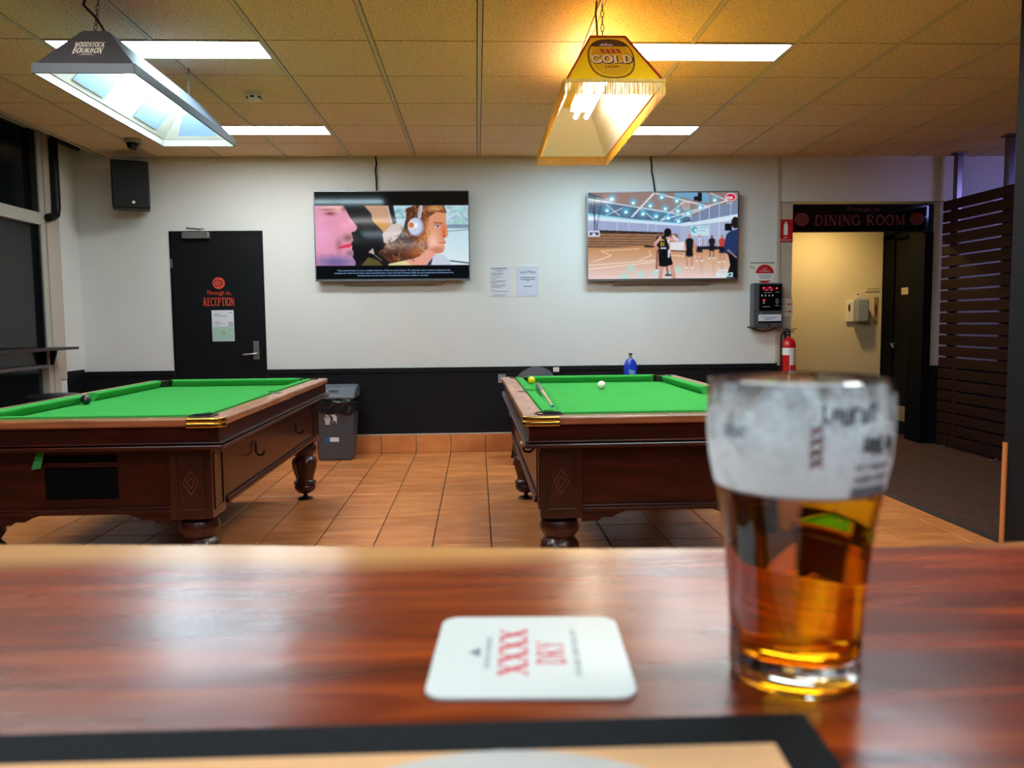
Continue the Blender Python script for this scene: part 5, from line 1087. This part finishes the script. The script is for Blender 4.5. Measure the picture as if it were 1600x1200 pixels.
o = serif('lettering', 'XXXX', 0, 0, 0.104, 0.038, 0, maroon, RL, wt=2.2); lay(o, 0.002, vc + 0.052, tlr, 0.0092, 0, 0.062)
o = serif('lettering_shadow', 'GOLD', 0, 0, 0.206, 0.072, 0, brown_ink, RL, wt=1.9); lay(o, 0.003, vc - 0.010, tlr, 0.0088, 0, 0.062)
o = serif('lettering', 'GOLD', 0, 0, 0.198, 0.064, 0, tan_letter, RL, wt=1.35); lay(o, 0.0, vc - 0.008, tlr, 0.0094, 0, 0.062)
o = text('lettering', 'LAGER', 0, 0, 0.066, 0.018, 0, brown_ink, RL); lay(o, 0.0, vc - 0.066, tlr, 0.0092, 0, 0.062)
for sx in (-0.045, 0.02): part('fluorescent_tube', MB().tube([(sx, 0.22, 0.18), (sx, 1.10, 0.18)], 0.014, 12), em_tube_r, RL, smooth=True)
part('tube_batten', MB().box(-0.075, 0.05, 0.25, 1.12, 0.215, 0.25), shade_white, RL)
part('amber_glow_panel', MB().box(-0.075, 0.075, 0.22, 1.44, 0.338, 0.342), em_amber, RL)  # added glowing sheet, stands for tube light leaking through the shade top
fr = MB(); rng = random.Random(4)
def strands(ax, ay, bx, by, n):
    for k in range(n):
        f = (k + 0.5) / n; x = ax + (bx - ax) * f; y = ay + (by - ay) * f; L = 0.062 + rng.uniform(-0.006, 0.004); q = 0.0016; jx = rng.uniform(-.003, .003); jy = rng.uniform(-.003, .003)
        fr.add([(x - q, y - q, 0.066), (x + q, y - q, 0.066), (x + q, y + q, 0.066), (x - q, y + q, 0.066), (x - q + jx, y - q + jy, 0.064 - L), (x + q + jx, y - q + jy, 0.064 - L), (x + q + jx, y + q + jy, 0.064 - L), (x - q + jx, y + q + jy, 0.064 - L)], [(0, 1, 5, 4), (1, 2, 6, 5), (2, 3, 7, 6), (3, 0, 4, 7), (4, 5, 6, 7)])
X = 0.236
strands(-X, -0.008, X, -0.008, 100); strands(-X, 1.668, X, 1.668, 100); strands(-X, -0.008, -X, 1.668, 340); strands(X, -0.008, X, 1.668, 340)
o = part('gold_fringe', fr, fringe_m, RL); o['kind'] = 'stuff'
part('fringe_band', MB().box(-X - 0.003, X + 0.003, -0.012, -0.007, 0.060, 0.074).box(-X - 0.003, X + 0.003, 1.667, 1.672, 0.060, 0.074).box(-X - 0.004, -X + 0.001, -0.007, 1.667, 0.060, 0.074).box(X - 0.001, X + 0.004, -0.007, 1.667, 0.060, 0.074), fringe_m, RL)
part('chain', chain_mb((-0.02, 0.24, ZC - 2.30), (-0.02, 0.23, 0.338)), chrome_dull, RL)
part('chain', chain_mb((-0.02, 1.40, ZC - 2.30), (-0.02, 1.40, 0.338)), chrome_dull, RL)
part('power_cord', MB().tube([(-0.05, 0.22, ZC - 2.30), (-0.055, 0.22, 0.45), (-0.05, 0.22, 0.40), (-0.045, 0.23, 0.34)], 0.005, 8), mat('brown_cord', rgb(60, 34, 22), 0.5), RL, smooth=True)

# ================================================================ BAR TOP
ZB = 1.082
bar_wood = bpy.data.materials.new('bar_slab_wood'); bar_wood.use_nodes = True
def setup_bar(m):
    nt = m.node_tree; b = nt.nodes['Principled BSDF']; L = nt.links
    tc = nt.nodes.new('ShaderNodeTexCoord'); mp = nt.nodes.new('ShaderNodeMapping'); mp.inputs['Scale'].default_value = (1.6, 14, 14); L.new(tc.outputs['Object'], mp.inputs[0])
    n = nt.nodes.new('ShaderNodeTexNoise'); n.inputs['Scale'].default_value = 2.6; n.inputs['Detail'].default_value = 8; n.inputs['Distortion'].default_value = 0.8; L.new(mp.outputs[0], n.inputs['Vector'])
    cr = nt.nodes.new('ShaderNodeValToRGB'); e = cr.color_ramp.elements; e[0].position = 0.3; e[0].color = rgb(76, 22, 6); e[1].position = 0.75; e[1].color = rgb(156, 64, 20); x = e.new(0.5); x.color = rgb(116, 38, 8)
    L.new(n.outputs['Fac'], cr.inputs[0])
    # pale sapwood along the live edge, following the slab's own grain
    sep = nt.nodes.new('ShaderNodeSeparateXYZ'); L.new(tc.outputs['Object'], sep.inputs[0])
    n3 = nt.nodes.new('ShaderNodeTexNoise'); n3.inputs['Scale'].default_value = 3.0; L.new(tc.outputs['Object'], n3.inputs['Vector'])
    ad = nt.nodes.new('ShaderNodeMath'); ad.operation = 'MULTIPLY_ADD'; ad.inputs[1].default_value = 0.10; L.new(n3.outputs['Fac'], ad.inputs[0]); L.new(sep.outputs['Y'], ad.inputs[2])
    mr = nt.nodes.new('ShaderNodeMapRange'); mr.inputs['From Min'].default_value = 0.595; mr.inputs['From Max'].default_value = 0.635; L.new(ad.outputs[0], mr.inputs['Value'])
    mx = nt.nodes.new('ShaderNodeMix'); mx.data_type = 'RGBA'; L.new(mr.outputs[0], mx.inputs['Factor']); L.new(cr.outputs[0], mx.inputs['A']); mx.inputs['B'].default_value = rgb(196, 136, 78)
    L.new(mx.outputs['Result'], b.inputs['Base Color'])
    b.inputs['Roughness'].default_value = 0.25; b.inputs['Specular IOR Level'].default_value = 0.34; b.inputs['Coat Weight'].default_value = 0.1; b.inputs['Coat Roughness'].default_value = 0.15
    n2 = nt.nodes.new('ShaderNodeTexNoise'); n2.inputs['Scale'].default_value = 28; n2.inputs['Detail'].default_value = 4; L.new(tc.outputs['Object'], n2.inputs['Vector'])
    bp = nt.nodes.new('ShaderNodeBump'); bp.inputs['Strength'].default_value = 0.35; bp.inputs['Distance'].default_value = 0.0012; L.new(n2.outputs['Fac'], bp.inputs['Height']); L.new(bp.outputs[0], b.inputs['Normal']); L.new(bp.outputs[0], b.inputs['Coat Normal'])
setup_bar(bar_wood)
edge = [(-2.6, .655), (-1.8, .66), (-1.2, .652), (-.8, .648), (-.55, .643), (-.385, .639), (-.177, .621), (-.025, .603), (.08, .592), (.172, .586), (.316, .577), (.423, .584), (.6, .592), (.9, .60), (1.4, .595), (2.0, .6)]
bar = thing('bar_counter', 'glossy red timber slab bar top with pale live edge', 'bar', (0, 0, 0))
part('slab', MB().prism_z([(2.0, -0.12), ] + edge[::-1] + [(-2.6, -0.12)], ZB - 0.05, ZB), bar_wood, bar, bevel=0.012, seg=4)
part('bar_front', MB().box(-2.5, 1.95, 0.30, 0.34, 0.0, ZB - 0.051), mahog, bar)
for x in (-2.4, -0.9, 0.7, 1.85): part('bar_pier', MB().box(x - 0.05, x + 0.05, -0.08, 0.299, 0.0, ZB - 0.051), mahog_v, bar)
# bar runner
ru = thing('bar_runner', 'black edged bar runner with tan and white print', 'mat', (0.138, 0.3198, ZB + 0.0004), math.radians(-0.6))
part('rubber_edge', MB().prism_z([(0, 0), (-0.90, 0), (-0.90, -0.25), (-0.012, -0.25)], 0, 0.003), rubber, ru, bevel=0.001)
part('printed_towelling', MB().prism_z([(-0.023, -0.027), (-0.88, -0.027), (-0.88, -0.235), (-0.034, -0.235)], 0.0031, 0.0048), runner_tan, ru)
part('white_oval_print', MB().prism_z([(-0.13 + 0.098 * math.cos(a), -0.127 + 0.0995 * math.sin(a)) for a in np.linspace(0, 2 * PI, 48, endpoint=False)][:], 0.0049, 0.0053), runner_white, ru)
# coaster
ct = thing('beer_coaster', 'square white cardboard coaster with red lettering on the bar', 'coaster', (0.0250, 0.3925, ZB + 0.0003), math.radians(-3.3))
hw = 0.049; rr = 0.010
cp = []
for (sx, sy, a0) in ((1, 1, 0), (-1, 1, PI / 2), (-1, -1, PI), (1, -1, 3 * PI / 2)):
    for a in np.linspace(a0, a0 + PI / 2, 6): cp.append((sx * (hw - rr) + rr * math.cos(a), sy * (hw - rr) + rr * math.sin(a)))
part('card', MB().prism_z(cp, 0, 0.0016), card, ct, bevel=0.0003)
def on_coaster(o, x, y, ang=PI / 2): o.location = (x, y, 0.00175); o.rotation_euler = (-PI / 2, 0, 0)
def cprint(me, m, x, y, name='lettering'):
    # rotate lettering so it reads from the right side; mesh in x-z -> flat on card
    for v in me.vertices: v.co = Vector((-v.co.z, v.co.x, 0.00002 * abs(v.co.y) * 1e4 * 0.1))
    return link(name, me, m, ct, (x, y, 0.00172))
def sans_mesh(body, w_, h_): return fit_mesh(bmesh_text(body), w_, h_)
cprint(serif_mesh('XXXX', 0.058, 0.016, 1.0, 1.3), card_red, -0.0085, 0.0015)
cprint(serif_mesh('DRY', 0.028, 0.015), card_red, 0.0105, 0.0)
cprint(sans_mesh('BREWED IN BRISBANE', 0.038, 0.0028), pinky_dim, -0.0215, 0.0)
cprint(sans_mesh('LOW CARB - CRISPY COLD - DRY', 0.056, 0.0034), pinky_dim, 0.0235, 0.0)
mk = MB().prism_z([(-0.0235 - 0.002, -0.006), (-0.0235 - 0.002, 0.006), (-0.0235 - 0.008, 0.0)], 0.0017, 0.00175); part('peak_mark', mk, pinky_dim, ct)

# ================================================================ BEER GLASS
gx, gy = 0.1512, 0.3645
bg = thing('beer_glass', 'half full beer glass with foam residue standing on the bar', 'glass', (gx, gy, ZB + 0.0003))
OUT = [(0.0300, 0.0), (0.0318, 0.0015), (0.0325, 0.006), (0.0325, 0.018), (0.0332, 0.034), (0.0342, 0.047), (0.0358, 0.062), (0.0380, 0.079), (0.0410, 0.094), (0.0435, 0.106), (0.0447, 0.118), (0.0450, 0.128), (0.0448, 0.138), (0.0444, 0.143)]
INN = [(0.0432, 0.1438), (0.0428, 0.138), (0.0430, 0.128), (0.0427, 0.118), (0.0414, 0.106), (0.0388, 0.094), (0.0358, 0.079), (0.0336, 0.062), (0.0320, 0.047), (0.0310, 0.034), (0.0302, 0.020), (0.0285, 0.0145), (0.022, 0.0125), (0.0005, 0.012)]
glass_m = bpy.data.materials.new('clear_glass'); glass_m.use_nodes = True
b = glass_m.node_tree.nodes['Principled BSDF']; b.inputs['Transmission Weight'].default_value = 1.0; b.inputs['Roughness'].default_value = 0.0; b.inputs['IOR'].default_value = 1.5; b.inputs['Base Color'].default_value = (0.97, 0.98, 0.98, 1)
GS = 0.93
OUT = [(r * GS, z) for r, z in OUT]; INN = [(r * GS, z) for r, z in INN]
part('tumbler', MB().lathe([(0.0005, 0.002), (0.024, 0.0018)] + OUT + [p for p in INN if p[1] > 0.093] + [(0.0354 * GS, 0.0925)], n=64, close=False), glass_m, bg, smooth=True)
def beer_mat(name, ior):   # the beer meets the glass wall at one shared surface
    m = bpy.data.materials.new(name); m.use_nodes = True; nt = m.node_tree; nt.nodes.remove(nt.nodes['Principled BSDF'])
    g = nt.nodes.new('ShaderNodeBsdfGlass'); g.inputs['IOR'].default_value = ior; g.inputs['Roughness'].default_value = 0.0; g.inputs['Color'].default_value = (0.93, 0.56, 0.07, 1)
    nt.links.new(g.outputs[0], nt.nodes['Material Output'].inputs['Surface']); return m
beer_wall = beer_mat('amber_beer', 1.34 / 1.5); beer_top = beer_mat('amber_beer_surface', 1.34)
LIQ = [p for p in INN if p[1] < 0.0925][::-1] + [(0.0354 * GS, 0.0925), (0.0005, 0.0925)]
bo = part('beer', MB().lathe(LIQ, n=64, close=True), beer_wall, bg, smooth=True)
bo.data.materials.append(beer_top)
for f in bo.data.polygons:
    if f.center.z > 0.0924: f.material_index = 1
foam_m = mat('white_foam', rgb(236, 234, 228), 0.8, bump=0.6, bscale=600)
part('foam_head', MB().lathe([(r * GS, z) for r, z in [(0.0005, 0.0927), (0.0383, 0.0927), (0.0397, 0.0985), (0.0407, 0.1035), (0.036, 0.1015), (0.0005, 0.1005)]], n=48, close=False), foam_m, bg, smooth=True)
lace = bpy.data.materials.new('foam_lacing'); lace.use_nodes = True; nt = lace.node_tree; L = nt.links
b = nt.nodes['Principled BSDF']; b.inputs['Base Color'].default_value = rgb(248, 248, 250); b.inputs['Roughness'].default_value = 0.7; b.inputs['Subsurface Weight'].default_value = 0.0
tc = nt.nodes.new('ShaderNodeTexCoord'); sep = nt.nodes.new('ShaderNodeSeparateXYZ'); L.new(tc.outputs['Object'], sep.inputs[0])
nz = nt.nodes.new('ShaderNodeTexNoise'); nz.inputs['Scale'].default_value = 75; nz.inputs['Detail'].default_value = 6; L.new(tc.outputs['Object'], nz.inputs['Vector'])
mr = nt.nodes.new('ShaderNodeMapRange'); mr.inputs['From Min'].default_value = 0.098; mr.inputs['From Max'].default_value = 0.142; mr.inputs['To Min'].default_value = 0.42; mr.inputs['To Max'].default_value = -0.12; L.new(sep.outputs['Z'], mr.inputs['Value'])
ad = nt.nodes.new('ShaderNodeMath'); ad.operation = 'ADD'; L.new(nz.outputs['Fac'], ad.inputs[0]); L.new(mr.outputs[0], ad.inputs[1])
m2 = nt.nodes.new('ShaderNodeMapRange'); m2.inputs['From Min'].default_value = 0.42; m2.inputs['From Max'].default_value = 0.82; m2.inputs['To Min'].default_value = 0.10; m2.inputs['To Max'].default_value = 0.93; L.new(ad.outputs[0], m2.inputs['Value'])
L.new(m2.outputs[0], b.inputs['Alpha'])
part('foam_film', MB().lathe([(r * GS, z) for r, z in [(0.0391, 0.0965), (0.0411, 0.1065), (0.0424, 0.118), (0.0427, 0.128), (0.0425, 0.137)]], n=64, close=False), lace, bg, smooth=True)
part('outer_foam_film', MB().lathe([(r + 0.00025, z) for r, z in OUT[8:13]], n=64, close=False), lace, bg, smooth=True)  # outer copy of the foam film, added so the foam catches direct light
# printed marks wrapped round the glass
def rad(z):
    for (r0, z0), (r1, z1) in zip(OUT[:-1], OUT[1:]):
        if z0 <= z <= z1: return r0 + (r1 - r0) * (z - z0) / (z1 - z0)
    return 0.045 * GS
def wrap(me, ang, zc, m, name='glass_print', vertical=False):
    for v in me.vertices:
        x, z = (v.co.x, v.co.z) if not vertical else (-v.co.z, v.co.x)
        a = ang - 0.36 + x / 0.043; zz = zc + z; r = rad(zz) + 0.0006; v.co = Vector((r * math.cos(a), r * math.sin(a), zz))
    return link(name, me, m, bg)
def grid_patch(w_, h_, n=10): 
    mb = MB()
    for i in range(n): mb.add([(-w_ / 2 + w_ * i / n, 0, -h_ / 2), (-w_ / 2 + w_ * (i + 1) / n, 0, -h_ / 2), (-w_ / 2 + w_ * (i + 1) / n, 0, h_ / 2), (-w_ / 2 + w_ * i / n, 0, h_ / 2)], [(0, 1, 2, 3)])
    return mb.mesh('patch')
print_dark = mat('glass_dark_print', rgb(52, 52, 58), 0.5)
print_grey = mat('glass_grey_print', rgb(120, 126, 132), 0.5)
def bold_mesh(body, w_, h_): return fit_mesh(bmesh_text(body, 0.035), w_, h_)
wrap(serif_mesh('XXXX', 0.019, 0.006, 1.0, 1.8), -PI / 2 + 0.15, 0.117, mat('glass_red_print', rgb(120, 40, 40), 0.6), vertical=True)
def marks_mesh(w_, h_, n, thick, seed):   # a blurred, unreadable row of print as on the glass
    g = random.Random(seed); mb = MB(); x = -w_ / 2
    for k in range(n):
        dx = w_ / n; hh = h_ * g.uniform(0.55, 1.0); up = g.uniform(-.15, .15) * h_
        for q in (0.0, 0.55):
            if q and g.random() < 0.3: continue
            a0 = x + dx * q; a1 = a0 + dx * thick; mb.add([(a0, 0, up - hh / 2), (a1, 0, up - hh / 2), (a1, 0, up + hh / 2), (a0, 0, up + hh / 2)], [(0, 1, 2, 3)])
        zb = up + (hh / 2 if k % 2 else -hh / 2 + h_ * .12); mb.add([(x, 0, zb - h_ * .14), (x + dx * .85, 0, zb - h_ * .14), (x + dx * .85, 0, zb), (x, 0, zb)], [(0, 1, 2, 3)])
        x += dx
    return mb.mesh('marks')
for o_ in (wrap(marks_mesh(0.024, 0.010, 5, 0.34, 1), -PI / 2 + 0.93, 0.1165, print_dark), wrap(marks_mesh(0.026, 0.008, 6, 0.3, 2), -PI / 2 + 0.50, 0.1300, print_dark),
           wrap(marks_mesh(0.024, 0.0028, 9, 0.3, 3), -PI / 2 + 0.86, 0.1075, print_grey), wrap(marks_mesh(0.024, 0.0030, 9, 0.3, 4), -PI / 2 + 0.86, 0.1025, print_grey),
           wrap(grid_patch(0.026, 0.0045), -PI / 2 + 0.86, 0.0965, print_grey), wrap(marks_mesh(0.014, 0.006, 4, 0.3, 5), -PI / 2 - 0.70, 0.121, print_grey)):
    o_['kind'] = 'stuff'
